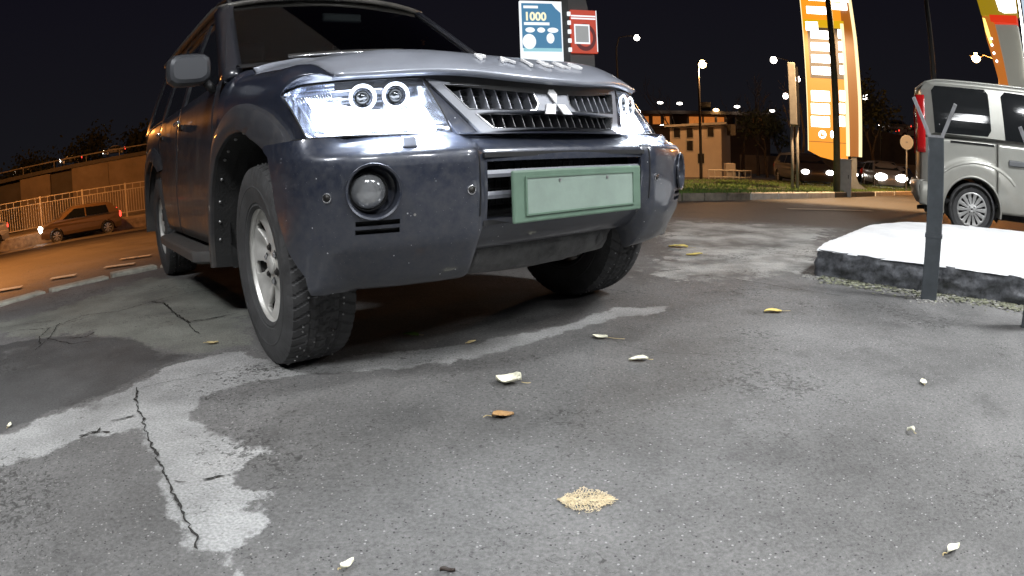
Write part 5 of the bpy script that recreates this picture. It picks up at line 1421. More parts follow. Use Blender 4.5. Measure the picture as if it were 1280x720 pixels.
row(24, 34, 1004, 1054, M['yellow'], 'yellow_band', -.012, 0); row(34, 97, 1011, 1056, M['pyl_dark'], 'price_backing', -.015, 0)
row(27, 38, 1007, 1022, M['price'], 'lit_emblem', -.02, .05)
for k, y0 in enumerate((37, 52, 67, 82)):
    txt = row(y0+1, y0+11, 1013+k*.6, 1036+k*.6, M['price'], bev=.08); row(y0, y0+11, 1047+k*.8, 1053+k*.8, M['price'], 'grade_mark')
for y0 in (113, 129, 145): row(y0, y0+13, 1014, 1037, M['price']); row(y0, y0+13, 1049, 1056, M['price'], 'grade_mark')
row(8, 17, 1008, 1032, M['price'], 'lit_lettering', -.02, .04); row(4, 12, 1039, 1058, M['price'], 'lit_lettering', -.02, .04); row(-6, 0.6, 1010, 1060, M['price'], 'lit_lettering', -.02, .04)
p_ = L1_(1028, 168); disc('round_icon', (p_.x, -.01, p_.z), .13, M['price'], py_); disc('icon_inner', (p_.x, -.018, p_.z), .085, M['orange'], py_); bx('icon_hand', (p_.x-.012, -.03, p_.z-.0), (p_.x+.012, -.025, p_.z+.07), M['price'], py_); bx('icon_hand', (p_.x, -.03, p_.z-.012), (p_.x+.05, -.025, p_.z+.012), M['price'], py_)
p_ = L1_(1040, 168); disc('round_icon', (p_.x, -.01, p_.z), .12, M['price'], py_, .006, 24, .5, 1)
bx('panel_seam', (xl, -.004, L1_(1030, 178).z), (xr, -.001, L1_(1030, 177).z), M['orange2'], py_)
M['steel_grey'] = mat('grey_steel', (.22, .23, .24), .5, .3, var=.2)
bx('pylon_leg', (xw-.32, .1, -.1), (xw-.12, .3, zB+.1), M['steel_grey'], py_, .02)
plate('pylon_foot', [(xw-.34, -.05), (xw+.30, -.05), (xw+.24, .12), (xw-.05, .30), (xw-.12, .45), (xw-.34, .45)], [], lambda a, c, d: Vector((a, .05+d, c)), .3, M['steel_grey'], py_, 9)

def round_pole(name, px_base, py_base, d, h, r, m, label, cat, px_top=None):
    p = D(px_base, py_base, d); z = terr(p.x, p.y); o = MB().tube([(0, 0, -.05), (0, 0, h*.5), (0, 0, h)], [r, r*.9, r*.75], 14).build(name, m, None, True); o.location = (p.x, p.y, z); tag(o, label, cat); return o
M['pole_green'] = mat('pole_green_grey', (.075, .085, .06), .55, .2, var=.3)
pl = round_pole('lamp_mast', 1046, 200, 16.5, 8.5, .095, M['pole_green'], 'dark green-grey pole standing in front of the orange price pylon', 'pole')
b, rz = base(1055, 17.0, -.05)
cb = empty('electric_cabinet', b, rz); tag(cb, 'grey metal electric cabinet at the foot of the dark pole', 'cabinet'); M['cab'] = mat('cabinet_grey', (.30, .32, .33), .5, .1, var=.12)
hC = at_on(b, rz, 1055, 200).z
bx('cabinet_box', (-.21, -.15, .0), (.21, .15, hC), M['cab'], cb, .01); bx('cabinet_door', (-.18, -.162, .06), (.18, -.151, hC-.06), M['cab'], cb, .004); bx('cabinet_roof', (-.23, -.18, hC), (.23, .17, hC+.03), M['cab'], cb); bx('door_handle', (.12, -.18, hC*.5), (.14, -.163, hC*.5+.1), M['darkmetal'], cb)
# --- side-on billboard on two legs
b, rz = base(992, 18.0, 0)
bb = empty('billboard', b, rz); tag(bb, 'narrow grey billboard seen edge-on on two thin legs, left of the orange pylon', 'billboard')
La = lambda px, py: at_on(b, rz, px, py)
M['bb'] = mat('billboard_grey', (.30, .29, .27), .6, var=.15)
zt_, zb_ = La(991, 78).z, La(992, 156).z
bx('display_panel', (La(986, 120).x, -.02, zb_), (La(995.5, 120).x, 1.2, zt_), M['bb'], bb, .02); bx('panel_edge', (La(996, 120).x, .05, zb_-.0), (La(999, 120).x, 1.1, zt_-.12), M['darkmetal'], bb)
for px in (990.5, 997): o = MB().tube([(La(px, 225).x, .2, 0), (La(px, 225).x, .2, zb_+.05)], .045, 8).build('leg', M['bb'], bb, True)
# --- round traffic sign seen from behind
b, rz = base(1131, 26, .1)
rs = empty('round_sign', b, rz); tag(rs, 'round traffic sign on a thin post between the pylon and the van', 'traffic sign')
q_ = at_on(b, rz, 1133, 178); disc('sign_disc', (q_.x, 0, q_.z), .29, mat('sign_back', (.45, .44, .41), .5, .2), rs, .02); disc('sign_rim', (q_.x, -.021, q_.z), .255, mat('sign_face', (.36, .35, .33), .5), rs, .004)
MB().tube([(q_.x-.02, .04, -.1), (q_.x, .04, q_.z+.2)], .035, 8).build('sign_post', M['steel_grey'], rs, True); bx('sign_clamp', (q_.x-.05, -.028, q_.z-.03), (q_.x+.05, .04, q_.z+.03), M['steel_grey'], rs)

# --- yellow and red station pylon at the right edge
b, rz = base(1250, 15.0, -.15)
st = empty('station_pylon', b, rz); tag(st, 'leaning-edged yellow pylon with red band behind the van at the right edge', 'station sign')
Ls = lambda px, py: at_on(b, rz, px, py)
P1 = lambda L_: [(Ls(*p).x, Ls(*p).z) for p in L_]
M['st_yellow'] = glow('station_yellow', (.40, .26, .01), .8); M['st_red'] = glow('station_red', (.78, .04, .01), .9); M['st_grey'] = mat('station_grey', (.42, .42, .38), .5, emit=(.33, .33, .28), es=.45)
M['st_orange'] = glow('station_orange', (.55, .16, .02), .9); M['st_led'] = glow('station_led', (1, .80, .18), 1.8); M['st_blue'] = glow('fascia_blue', (.55, .66, .76), .95)
fs_ = lambda y: (lambda a, c, d: Vector((a, y+d, c)))
plate('pylon_head', P1([(1212, -20), (1224, 20), (1268, 21), (1262, -20)]), [], fs_(0), .3, M['st_yellow'], st, 9)
plate('lit_panel', P1([(1238, -20), (1241, 0), (1246, 15), (1252, 18), (1267, 18), (1262, -20)]), [], fs_(-.03), .03, M['price'], st, 9)
plate('red_band', P1([(1234, 20.5), (1236, 29), (1268, 32), (1267, 22)]), [], fs_(-.05), .3, M['st_red'], st, 9)
plate('grey_body', P1([(1241, 32), (1262, 130), (1284, 130), (1268, 33)]), [], fs_(.0), .3, M['st_grey'], st, 9)
plate('orange_edge', P1([(1225, 22), (1233, 22), (1241, 32), (1264, 140), (1256, 140), (1231, 50)]), [], fs_(-.02), .3, M['st_orange'], st, 9)
plate('led_strip', P1([(1226, 24), (1229, 25), (1234, 40), (1238, 55), (1235.5, 57), (1230, 42)]), [], fs_(-.05), .02, M['st_led'], st, 9)
for p in ((1238, 58), (1240.5, 68), (1244, 78), (1237, 50)):
    q_ = Ls(*p); disc('edge_lamp', (q_.x, -.05, q_.z), .028, M['price'], st)
plate('white_edge', P1([(1268, 0), (1270, 0), (1283, 100), (1280, 100)]), [], fs_(-.04), .03, M['price'], st, 9)
plate('fascia_panel', P1([(1270.5, -10), (1300, -10), (1305, 100), (1283, 100)]), [], fs_(.02), .3, M['st_blue'], st, 9)
bx('pylon_foot', (Ls(1262, 110).x, .0, 0), (Ls(1284, 110).x, .3, Ls(1262, 129).z), M['steel_grey'], st)

# ------------------------------------------------------------------ street lamps
def lampcol(c, s_): return glow('lamp_glow', c, s_)
M['lw'] = lampcol((1, .93, .84), 14); M['lo'] = lampcol((1, .66, .28), 26); M['lp'] = lampcol((1, .80, .72), 12)
M['lamp_pole'] = mat('lamp_pole', (.05, .048, .045), .6, .2, var=.2)
def street_lamp(px, py, d, r, m, label, arm=1.2, side=-1, power=0, c=SODIUM, pole=True):
    p = D(px, py, d); z0 = terr(p.x, p.y); v = Vector((p.x, p.y, 0)).normalized(); rz = math.atan2(-v.x, v.y)
    h = p.z-z0; root = empty('street_lamp', (p.x, p.y, z0), rz); tag(root, label, 'street lamp', 'street lamps along the road')
    ax = side*arm
    pts = [(ax, 0, 0), (ax, 0, h*.6), (ax, 0, h*.92), (ax*.85, 0, h+.02), (ax*.4, 0, h+.14), (0, 0, h+.12)]
    MB().tube(pts, [.09, .07, .055, .045, .04, .035], 8).build('lamp_pole', M['lamp_pole'], root, True)
    hd = MB().sphere((0, 0, h+.08), .22, 8, (1.4, .8, .45)).build('lamp_head', M['lamp_pole'], root, True)
    MB().sphere((0, 0, h), r, 10).build('lamp_globe', m, hd, True)
    if power: point('street_lamp_light', (p.x, p.y, z0+h-.45), power, c, .12)
    return root
street_lamp(796, 47, 45, .22, M['lw'], 'street lamp with small white light, highest left of the red-lit sky', 1.5, -1)
street_lamp(878, 80, 34, .22, M['lo'], 'street lamp with orange light on a pole above the beige house', .25, -1, 1300, (1, .50, .20))
street_lamp(967, 75, 45, .25, M['lw'], 'street lamp with white light high left of the edge-on billboard', 1.2, 1)
street_lamp(982, 120, 56, .26, M['lp'], 'street lamp with pinkish light just left of the edge-on billboard', 1.2, 1)
street_lamp(997, 99, 52, .24, M['lp'], 'street lamp with pinkish light just right of the edge-on billboard', 1.2, 1)
street_lamp(1081, 121, 50, .26, M['lw'], 'street lamp with white light just right of the orange pylon', 1.2, 1)
street_lamp(1218, 73, 26, .20, M['lo'], 'street lamp with big orange light above the van roof', 1.0, 1, 1400)
street_lamp(828, 160, 62, .35, M['lw'], 'low street lamp with white light left of the beige house', .8, -1)
street_lamp(1276, 78, 30, .20, M['lw'], 'street lamp with white light at the right edge above the van', .8, 1)
# unseen lamps over the road; right-hand spot is added to brighten road and grass
for x, y, z, pw, sp_, lb in ((-11.6, 8.2, 6.4, 4800, (-11.6, 8.4, 122), 'orange street lamp to the left of the view beside the road'), (-19.0, 19.0, 6.0, 2300, (-22, 26, 150), 'orange street lamp beyond the off-road car over the road'), (9.0, 14.5, 6.5, 4800, (9.8, 16.5, 124), '')):
    z0 = terr(x, y)
    if lb.startswith('orange street lamp to'):
        root = empty('street_lamp', (x, y, z0)); tag(root, lb, 'street lamp', 'street lamps along the road')
        MB().tube([(-1.2, 0, 0), (-1.2, 0, z-.4), (-.6, 0, z+.1), (0, 0, z+.1)], [.09, .06, .05, .04], 8).build('lamp_pole', M['lamp_pole'], root, True)
        MB().sphere((0, 0, z+.05), .2, 8, (1.4, .8, .4)).build('lamp_head', M['lamp_pole'], root, True)
    if sp_: spot('street_lamp_light', (x, y, z0+z-.35), (sp_[0], sp_[1], z0), pw, SODIUM if x < 0 else (1, .62, .31), sp_[2])
    else: point('street_lamp_light', (x, y, z0+z-.35), pw, (1, .70, .40), .12)
# tall slanting lamp column behind the van
p = D(1166, 95, 13.5); o = MB().tube([(0, 0, 0), (0, 0, 3), (-.02, 0, 6)], [.07, .06, .045], 10).build('lamp_column', M['lamp_pole'], None, True); o.location = (p.x, p.y, terr(p.x, p.y)); tag(o, 'slim pale lamp column rising behind the rear corner of the van', 'pole')

# ------------------------------------------------------------------ other cars
def far_car(name, px, py, d, turn, paint, label, cat='car', L_=4.2, H_=1.45, W_=1.7, hatch=False, head=False, tail=False, z=None, group=None, lr=.13):
    p = D(px, py, d); v = Vector((p.x, p.y, 0)).normalized(); rz = math.atan2(-v.x, v.y)+turn      # turn 0: nose to the right
    root = empty(name, (p.x, p.y, terr(p.x, p.y) if z is None else z), rz); tag(root, label, cat, group)
    hx = L_/2; R_ = .31
    top = [(-hx, .62), (-hx+.03, .88), (-hx+.10, .95)]+([(-hx+.45, 1.36), (-hx+.70, H_-.03)] if hatch else [(-hx+.75, 1.0), (-hx+1.15, 1.33), (-hx+1.45, H_-.02)])
    roof1 = (.35, H_); top += [(-.1, H_+.01), roof1, (.80, 1.22), (1.15, .98), (hx-.25, .80), (hx-.03, .66), (hx, .50)]
    low_ = [(hx-.02, .28), (hx-.45, .22)]
    def arc(xc): return [(xc+.36*math.cos(a), .30+.36*math.sin(a)) for a in [PI*k/8 for k in range(9)]]
    belt_ = .93
    def wy(z_): return W_/2-.0-.22*max(0, (z_-belt_)/.5)**1.2-.05*max(0, (.45-z_)/.25)
    lower_out = [q for q in top if q[1] <= 1.02]
    # body shell: side plates joined by a skin over the top
    xf, xr_ = hx-.78, -hx+.72
    side = [(-hx, .55), (-hx+.02, .30)]+[(-hx+.3, .24)]+list(reversed([(a, b) for a, b in arc(xr_)]))+list(reversed([(a, b) for a, b in arc(xf)]))+low_[::-1]+[(hx, .50)]
    upper_pts = list(reversed(top))
    poly = side+upper_pts
    for s in (-1, 1):
        plate('side_panel', poly, [], lambda a, b, dd, s=s: Vector((a, s*(wy(b)-dd-.05*max(0, abs(a)-hx+.35)/.35), b)), .03, paint, root, .3)
    rows_ = [[Vector((a, s*(wy(b)-.006-.05*max(0, abs(a)-hx+.35)/.35), b)) for s in (-1, -.5, 0, .5, 1)] for a, b in [(hx-.02, .26)]+list(reversed(top))+[(-hx+.02, .30)]]
    rows_ = [[Vector((v_.x, v_.y if i in (0, 4) else v_.y, v_.z+(.02 if i in (1, 2, 3) and v_.z > .7 else 0))) for i, v_ in enumerate(r)] for r in rows_]
    vs, fs = grid(rows_); bdy = mesh('body_top', vs, fs, paint, root, True)
    # windows
    sw = [(-hx+(.62 if hatch else 1.12), .96), (-hx+(.72 if hatch else 1.30), H_-.14), (.28, H_-.10), (.90, .97)]
    for s in (-1, 1):
        plate('side_window', sw, [], lambda a, b, dd, s=s: Vector((a, s*(wy(b)+.006-dd), b)), .01, M['glass_dark'], root, .4)
        rows_ = [[Vector((x_, s*(wy(z_)+.009), z_)) for x_ in (-.30, -.24)] for z_ in (.96, H_-.12)]
        vs, fs = grid(rows_); mesh('window_pillar', vs, fs, paint, root)
    for (a0, b0), (a1, b1), nm in (((1.10, 1.00), (.42, H_-.06), 'front_window'), ((-hx+(.16 if hatch else .85), 1.06), (-hx+(.62 if hatch else 1.38), H_-.08), 'rear_window')):
        sg = .012 if a0 > 0 else -.012
        rows_ = [[Vector((a0+(a1-a0)*t+sg*2.2, u*(wy(b0+(b1-b0)*t)-.09), b0+(b1-b0)*t+.032)) for u in (-1, 0, 1)] for t in (0, .5, 1)]
        vs, fs = grid(rows_); mesh(nm, vs, fs, M['glass_dark'], root, True)
    bx('underside', (-hx+.2, -.6, .2), (hx-.2, .6, .5), M['black_gap'], root)
    for s in (-1, 1):
        o = MB().sphere((hx-.02, s*(W_/2-.24), .66), lr, 8, (.6, 1.5, .8)).build('headlight', M['white_glow'] if head else M['foglens'], root, True)
        o = MB().sphere((-hx+.04, s*(W_/2-.16), .80), lr*.85, 8, (.5, 1.3, 1.1)).build('tail_light', M['red_glow'] if tail else M['red_lamp'], root, True)
    for x_ in (xr_, xf):
        for s in (-1, 1): simple_wheel(R_, .19, 8, False, root, (x_, s*(W_/2-.10), R_), s > 0)
    return root
def cp(n, c, r=.35, me_=.3): return mat(n, c, r, me_, coat=.5, var=.06)
CP = {'gold': cp('sedan_paint', (.17, .11, .055)), 'silver': cp('silver_car', (.42, .42, .42)), 'dark': cp('dark_car', (.03, .03, .035)), 'red': cp('red_car', (.30, .035, .02)), 'grey': cp('grey_car', (.12, .12, .13))}
far_car('hatchback', 101, 292, 30.0, PI+.10, CP['gold'], 'orange-brown hatchback with lit lamps driving along the pale fence at the left', tail=True, head=True, hatch=True, lr=.17, L_=4.1, z=D(101, 297, 30).z)
bxp = D(151, 271, 23.6)
far_car('parked_car', -38, 310, 28.5, PI+.05, CP['silver'], 'silver car cut by the left edge of the view, red tail lights lit', tail=True, z=D(-45, 318, 28.5).z)
far_car('far_car', -170, 330, 13.5, PI+.1, CP['grey'], 'grey car outside the view on the near lane, red tail lights lit', tail=True)
CB = 'cars on the overpass'
far_car('far_car', 31, 214, 112, PI+.05, CP['silver'], 'leftmost of the three cars on the overpass at the left', head=True, tail=True, z=D(31, 219.5, 112).z, group=CB, lr=.34)
far_car('far_car', 89, 200, 112, PI+.05, CP['dark'], 'middle one of the three cars on the overpass at the left', head=True, tail=True, z=D(89, 204.5, 112).z, group=CB, lr=.34)
far_car('far_car', 143, 187, 112, PI+.05, CP['grey'], 'rightmost of the three cars on the overpass, above the fence gate', head=True, tail=True, z=D(143, 193, 112).z, group=CB, lr=.34)
far_car('red_car', 858, 218, 44, .12, CP['red'], 'dark red car standing behind the grass at the bumper corner', tail=False, L_=4.1, hatch=True)
far_car('far_car', 1003, 216, 30, -PI/2+.35, CP['dark'], 'dark car with headlights on behind the edge-on billboard', head=True, hatch=True)
CQ = 'cars queuing beyond the grass'
far_car('far_car', 1078, 219, 42, -PI/2-.5, CP['dark'], 'dark car with headlights right beside the pylon foot', head=True, group=CQ)
far_car('far_car', 1103, 220, 36, -PI/2+.25, CP['grey'], 'grey car with the brightest headlights left of the round sign', head=True, hatch=True, group=CQ, lr=.24)
far_car('far_car', 1124, 218, 48, -PI/2-.2, CP['silver'], 'small silver car with headlights just behind the round sign post', head=True, group=CQ)

# ------------------------------------------------------------------ left background: fence, pavement, overpass
A = D(52, 260, 32.5); B = D(158, 255, 32.5); dirv = Vector((B.x-A.x, B.y-A.y, 0)); seg = dirv.length/2; dirv.normalize()
zbF, ztF = D(104, 277, 32.5).z, D(103, 238, 32.5).z
O_ = Vector((A.x, A.y, 0)); ang = math.atan2(dirv.y, dirv.x)
M['conc'] = mat('concrete', (.30, .27, .22), .85, var=.2, vscale=1.2, bump=.3, bscale=8)
M['conc_dark'] = mat('dark_concrete', (.10, .09, .075), .85, var=.25, vscale=1)
pv_ = empty('raised_pavement', (O_.x, O_.y, 0), ang); struct(pv_)
bx('pavement_slab', (-14, -.9, -2.4), (30, 3.0, zbF-.10), M['conc'], pv_); bx('pavement_kerb', (-14, -1.05, -2.4), (30, -.9, zbF-.18), M['kerb_bare'], pv_)
fe = empty('metal_fence', (O_.x, O_.y, zbF), ang); tag(fe, 'long pale metal railing fence along the pavement at the left', 'fence')
M['fence'] = mat('fence_paint', (.50, .46, .38), .6, var=.15, vscale=5)
H_ = ztF-zbF
for k in range(-3, 7):
    bx('fence_post', (k*seg-.045, -.045, -.12), (k*seg+.045, .045, H_+.05), M['fence'], fe)
    if k < 6:
        for z in (.10, H_-.30, H_-.03): bx('fence_rail', (k*seg+.045, -.02, z), ((k+1)*seg-.045, .02, z+.035), M['fence'], fe)
        mb = MB(); nb = 17
        for j in range(1, nb):
            x = k*seg+seg*j/nb; mb.box((x-.014, -.014, .11), (x+.014, .014, (H_-.03) if j % 3 == 0 else H_-.27))
        stuff(mb.build('fence_bars', M['fence'], fe))
# overpass wall behind
A2 = D(0, 235, 40); B2 = D(182, 200, 38); dv = Vector((B2.x-A2.x, B2.y-A2.y, 0)); ln = dv.length; a2 = math.atan2(dv.y, dv.x)
ow = empty('overpass_wall', (A2.x, A2.y, -1.2), a2); tag(ow, 'brown concrete overpass wall with a dark bay behind the fence', 'wall')
zL, zR = D(20, 227, 40).z+1.2, D(180, 194, 38).z+1.2
def wl_(x): return zL+(zR-zL)*x/ln
M['wall_brown'] = mat('wall_brown', (.26, .21, .15), .85, var=.25, vscale=.7, bump=.3, bscale=6)
for x0, x1, m, dy, h0 in ((-10, 1.6, M['conc_dark'], .25, -.15), (1.62, ln*.37, M['wall_brown'], 0, -.05), (ln*.37, ln*.52, M['conc_dark'], .4, -.1), (ln*.52, ln*.76, M['wall_brown'], 0, 0), (ln*.762, ln*1.4, M['wall_brown'], .02, 0)):
    plate('wall_panel', [(x0, -.2), (x1, -.2), (x1, wl_(x1)+h0), (x0, wl_(x0)+h0)], [], lambda a, c, d, dy=dy: Vector((a, dy+d, c)), .5, m, ow, 50)
plate('deck_edge', [(-10, wl_(-10)-.02), (ln*1.4, wl_(ln*1.4)+.02), (ln*1.4, wl_(ln*1.4)+.24), (-10, wl_(-10)+.2)], [], lambda a, c, d: Vector((a, -.15+d, c)), 6.5, M['conc_dark'], ow, 90)
mb = MB(); rl_ = empty('guard_rail', (A2.x, A2.y, -1.2), a2); tag(rl_, 'low pale guard rail along the edge of the overpass', 'guard rail')
MB().tube([(-8, .3, wl_(-8)+.62), (ln*1.3, .3, wl_(ln*1.3)+.64)], .04, 6).build('rail', M['conc'], rl_)
for k in range(14):
    x = -7+2.2*k; MB().tube([(x, .3, wl_(x)+.2), (x, .3, wl_(x)+.62)], .03, 6).build('rail_post', M['conc'], rl_)
# far embankment that carries the overpass road
pA, pB = D(-40, 226, 106), D(230, 185, 106); dv2 = Vector((pB.x-pA.x, pB.y-pA.y, 0)); a3 = math.atan2(dv2.y, dv2.x)
fe2 = empty('far_embankment', (pA.x, pA.y, 0), a3); struct(fe2)
z0_, z1_ = D(-40, 239, 106).z, D(230, 182, 106).z
plate('embankment_slab', [(-40, -3), (dv2.length+30, -3), (dv2.length+30, z1_+1), (dv2.length, z1_), (0, z0_), (-40, z0_-1)], [], lambda a, c, d: Vector((a, d, c)), 14, M['conc_dark'], fe2, 99)
point('street_lamp_light', D(90, 190, 104)+Vector((0, 0, 5)), 6000, SODIUM, .2)  # added light with no lamp there, brightens the overpass cars
# trees
M['bark'] = mat('bark', (.09, .07, .05), .9, var=.4, vscale=12, bump=.6, bscale=30); M['leafage'] = mat('dark_foliage', (.045, .055, .02), .8, var=.5, vscale=2)
def tree(px, d, h, crown, label, seed, foliage=500, bare=False, py=220, grp='trees beyond the road'):
    rn = random.Random(seed); p = D(px, py, d); z0 = terr(p.x, p.y)
    root = empty('tree' if not bare else 'bare_tree', (p.x, p.y, z0)); tag(root, label, 'tree', grp)
    tips = []; mb = MB()
    def br(p0, dr, l, r, lv):
        pts = [p0]; q_ = p0; dd = dr.copy()
        for k in range(4):
            dd = (dd+Vector((rn.uniform(-.22, .22), rn.uniform(-.22, .22), rn.uniform(-.05, .15)))).normalized(); q_ = q_+dd*l/4; pts.append(q_)
        mb.tube(pts, [r*(1-.16*k) for k in range(5)], 6 if lv < 2 else 4, False)
        if lv == (4 if bare else 3): tips.append(q_); return
        for k in range(rn.choice((2, 3, 3))):
            nd = (dd+Vector((rn.uniform(-1, 1), rn.uniform(-1, 1), rn.uniform(-.15, .7)))*.75).normalized(); br(pts[rn.choice((2, 3, 4, 4))], nd, l*rn.uniform(.55, .8), r*.55, lv+1)
    br(Vector((0, 0, -.1)), Vector((0, 0, 1)), h*.42, h*.022, 0)
    mb.build('trunk', M['bark'], root, True)
    if not bare:
        f = MB()
        for i in range(foliage):
            t = rn.choice(tips); c = t+Vector((rn.gauss(0, 1), rn.gauss(0, 1), rn.gauss(0, .8)))*crown*.16; s_ = rn.uniform(.07, .2)*h/6
            a = Vector((rn.uniform(-1, 1), rn.uniform(-1, 1), rn.uniform(-1, 1))).normalized(); b_ = a.orthogonal().normalized()
            f.add([c+a*s_, c+b_*s_*.6, c-a*s_, c-b_*s_*.6], [(0, 1, 2, 3)])
        f.build('crown', M['leafage'], root)
    return root
for i, (px, d, h, cr_, lb) in enumerate(((8, 48, 5.4, 3, 'dark tree at the far left behind the overpass cars'), (60, 50, 5.8, 3.4, 'dark rounded tree between the left and middle overpass cars'), (118, 52, 6.6, 3.6, 'dark tree above the middle overpass car'), (168, 50, 7.2, 3.4, 'dark tree behind the overpass beside the off-road car'))):
    tree(px, d, h, cr_, lb, 20+i, 1400)

# ------------------------------------------------------------------ right background
# beige two-storey house
b, rz = base(885, 40, .32, 0)
ho = empty('beige_house', b, rz); tag(ho, 'beige two-storey house with small windows and a flat lean-to roof behind the grass', 'house')
Lh = lambda px, py: at_on(b, rz, px, py)
M['house'] = mat('house_render', (.42, .36, .29), .85, var=.12, vscale=.8, bump=.2, bscale=10); M['house_roof'] = mat('house_roof', (.30, .28, .24), .7, var=.2); M['pane'] = mat('window_pane', (.02, .018, .015), .1, coat=.5)
xa, xb, xc = Lh(838, 190).x, Lh(902, 190).x, Lh(928, 190).x; zr = Lh(880, 155).z
hw_ = plate('wall', [(xa, -.3), (xb, -.3), (xb, zr), (xa, zr-.12)], [], lambda a, c, d: Vector((a, d, c)), 5, M['house'], ho, 99)
plate('wall', [(0, -.3), (4.6, -.3), (4.6, zr-.15), (0, zr)], [], lambda a, c, d: Vector((xb+.005+a*.45, a*.85+d*.5, c)), 1, M['house'], ho, 99)
plate('roof', [(xa-.5, zr-.28), (xb+.2, zr+.02), (xb+.2, zr+.16), (xa-.5, zr-.14)], [], lambda a, c, d: Vector((a, -.5+d, c)), 5.8, M['house_roof'], ho, 99)
plate('roof', [(-.2, zr+.02), (4.8, zr-.12), (4.8, zr+.0), (-.2, zr+.16)], [], lambda a, c, d: Vector((xb+.1+a*.45, a*.85-.35+d*.5, c)), 1.2, M['house_roof'], ho, 99)
for px, py in ((846, 166), (862, 166), (888, 165), (862, 182), (850, 200), (876, 198)):
    q_ = Lh(px, py); f = bx('window', (q_.x-.26, -.05, q_.z-.36), (q_.x+.26, -.005, q_.z+.36), M['house_roof'], ho); bx('pane', (q_.x-.2, -.058, q_.z-.30), (q_.x+.2, -.051, q_.z+.30), M['pane'], f)
q_ = Lh(920, 162); f = bx('window', (xb+.85, .5, q_.z-.36), (xb+1.2, 1.25, q_.z+.36), M['conc_dark'], ho)
# white hand rail before the house
b2, rz2 = base(912, 33, .1)
hr = empty('hand_rail', b2, rz2); tag(hr, 'pale hand rail in front of the beige house', 'railing'); Lr = lambda px, py: at_on(b2, rz2, px, py)
xa_, xb_ = Lr(886, 215).x, Lr(939, 215).x; zt_ = Lr(912, 213).z
for z in (zt_, zt_-.35): MB().tube([(xa_, 0, z), (xb_, 0, z)], .035, 6).build('rail', M['fence'], hr)
for k in range(8): x = xa_+(xb_-xa_)*k/7; MB().tube([(x, 0, -.1), (x, 0, zt_)], .03, 6).build('rail_post', M['fence'], hr)
MB().box((Lr(908, 215).x, .2, 0), (Lr(920, 215).x, 1.4, zt_+.35)).build('porch_block', M['house'], hr)
# lit elevated building behind: long terrace, orange-lit floors
b3, rz3 = base(885, 85, 0)
eb = empty('lit_parking_building', b3, rz3); tag(eb, 'long low building with orange-lit open floors beyond the beige house', 'building'); Lb = lambda px, py: at_on(b3, rz3, px, py)
M['deck'] = mat('deck_concrete', (.12, .09, .07), .9, var=.3, vscale=.3); M['lit_orange'] = mat('lit_bay', (.4, .2, .08), .8, var=.9, vscale=.9, emit=(.75, .22, .04), es=.6)
xa_, xb_ = Lb(800, 145).x, Lb(962, 145).x
for i, (ya, yb) in enumerate(((128, 133), (139, 143), (156, 160))):
    plate('floor_slab', [(xa_+(8 if i == 0 else 0), Lb(880, yb).z), (xb_-(8 if i == 0 else 0), Lb(880, yb).z), (xb_-(8 if i == 0 else 0), Lb(880, ya).z), (xa_+(8 if i == 0 else 0), Lb(880, ya).z)], [], lambda a, c, d: Vector((a, -.6+d, c)), 9, M['deck'], eb, 99)
mb = MB()
rnb = random.Random(4); x = xa_
while x < xb_-1.5:
    wv = rnb.uniform(1.1, 2.4); z0_, z1_ = Lb(880, 156).z+.1, Lb(880, 144).z-.05
    bx('lit_bay', (x, 3, z0_), (x+wv-.25, 3.1, z1_), M['lit_orange'] if rnb.random() < .8 else M['deck'], eb); bx('bay_column', (x-.2, -.4, z0_-.1), (x+.05, 3, z1_), M['deck'], eb); x += wv
x = xa_+9
while x < xb_-10:
    wv = rnb.uniform(1.3, 2.8); bx('lit_bay', (x, 3, Lb(880, 139).z), (x+wv-.5, 3.1, Lb(880, 133.5).z), M['lit_orange'] if rnb.random() < .55 else M['deck'], eb); x += wv
bx('building_base', (xa_, 0, -1), (xb_, 8, Lb(880, 160).z-.01), M['deck'], eb)
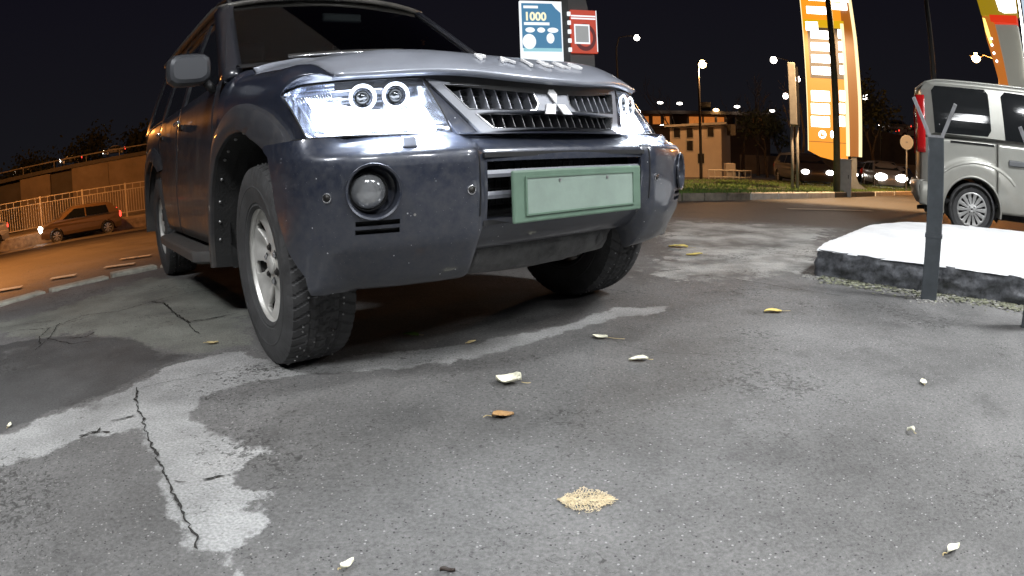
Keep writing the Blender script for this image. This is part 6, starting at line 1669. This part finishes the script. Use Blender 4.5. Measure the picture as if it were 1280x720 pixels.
for px, py in ((826, 129), (921, 134), (895, 138), (964, 139), (850, 130)):
    q_ = Lb(px, py); MB().sphere((q_.x, -1.0, q_.z), .24, 8, (1.6, 1, .7)).build('flood_lamp', M['lw'] if px != 895 else M['lo'], eb, True)
# brown retaining wall and slope beyond
b4, rz4 = base(1010, 70, -.05)
rw = empty('retaining_wall', b4, rz4); tag(rw, 'low brown retaining wall running behind the queue of cars', 'wall'); Lw = lambda px, py: at_on(b4, rz4, px, py)
xa_ = Lw(925, 205).x
for k in range(9):
    x = xa_+5.2*k; bx('wall_panel', (x, .02*(k % 2), -1), (x+5.17, .6, Lw(1010, 197).z), M['wall_brown'], rw)
# embankment with the far ramp and its cars
b5, rz5 = base(1120, 75, .2)
rp5 = empty('ramp', b5, rz5); tag(rp5, 'dark raised ramp in the distance behind the round sign', 'ramp'); Lq = lambda px, py: at_on(b5, rz5, px, py)
plate('ramp_body', [(Lq(1080, 200).x, -1), (Lq(1175, 200).x, -1), (Lq(1175, 200).x, Lq(1165, 184).z), (Lq(1128, 168).x, Lq(1128, 170).z), (Lq(1098, 168).x, Lq(1098, 163).z), (Lq(1080, 168).x, Lq(1080, 160).z)], [], lambda a, c, d: Vector((a, d, c)), 8, M['conc_dark'], rp5, 99)
for i, (px, py, lb) in enumerate(((1120, 163, 'left car on the distant ramp behind the round sign'), (1141, 171, 'right car on the distant ramp behind the round sign'))):
    far_car('far_car', px, py, 76, .3 if i else PI-.2, CP['silver' if i else 'grey'], lb, head=True, tail=True, z=D(px, py+3, 76).z, group='cars on the distant ramp')
for i, (px, d, h, bare, lb) in enumerate(((930, 52, 8.5, True, 'bare leafless tree right of the beige house'), (948, 58, 8.0, True, 'bare leafless tree between the house and the billboard'), (842, 60, 8.0, True, 'bare tree behind the left end of the beige house'), (900, 66, 8.6, True, 'bare tree directly behind the beige house roof'), (1000, 40, 7.5, True, 'thin bare tree close behind the edge-on billboard'), (1092, 44, 7.0, False, 'dark leafy tree right of the orange pylon'), (960, 50, 5.2, False, 'dark leafy tree low beside the billboard'), (985, 60, 6.5, False, 'dark leafy tree behind the billboard legs'))):
    tree(px, d, h, 3.2, lb, 60+i, 1300, bare)
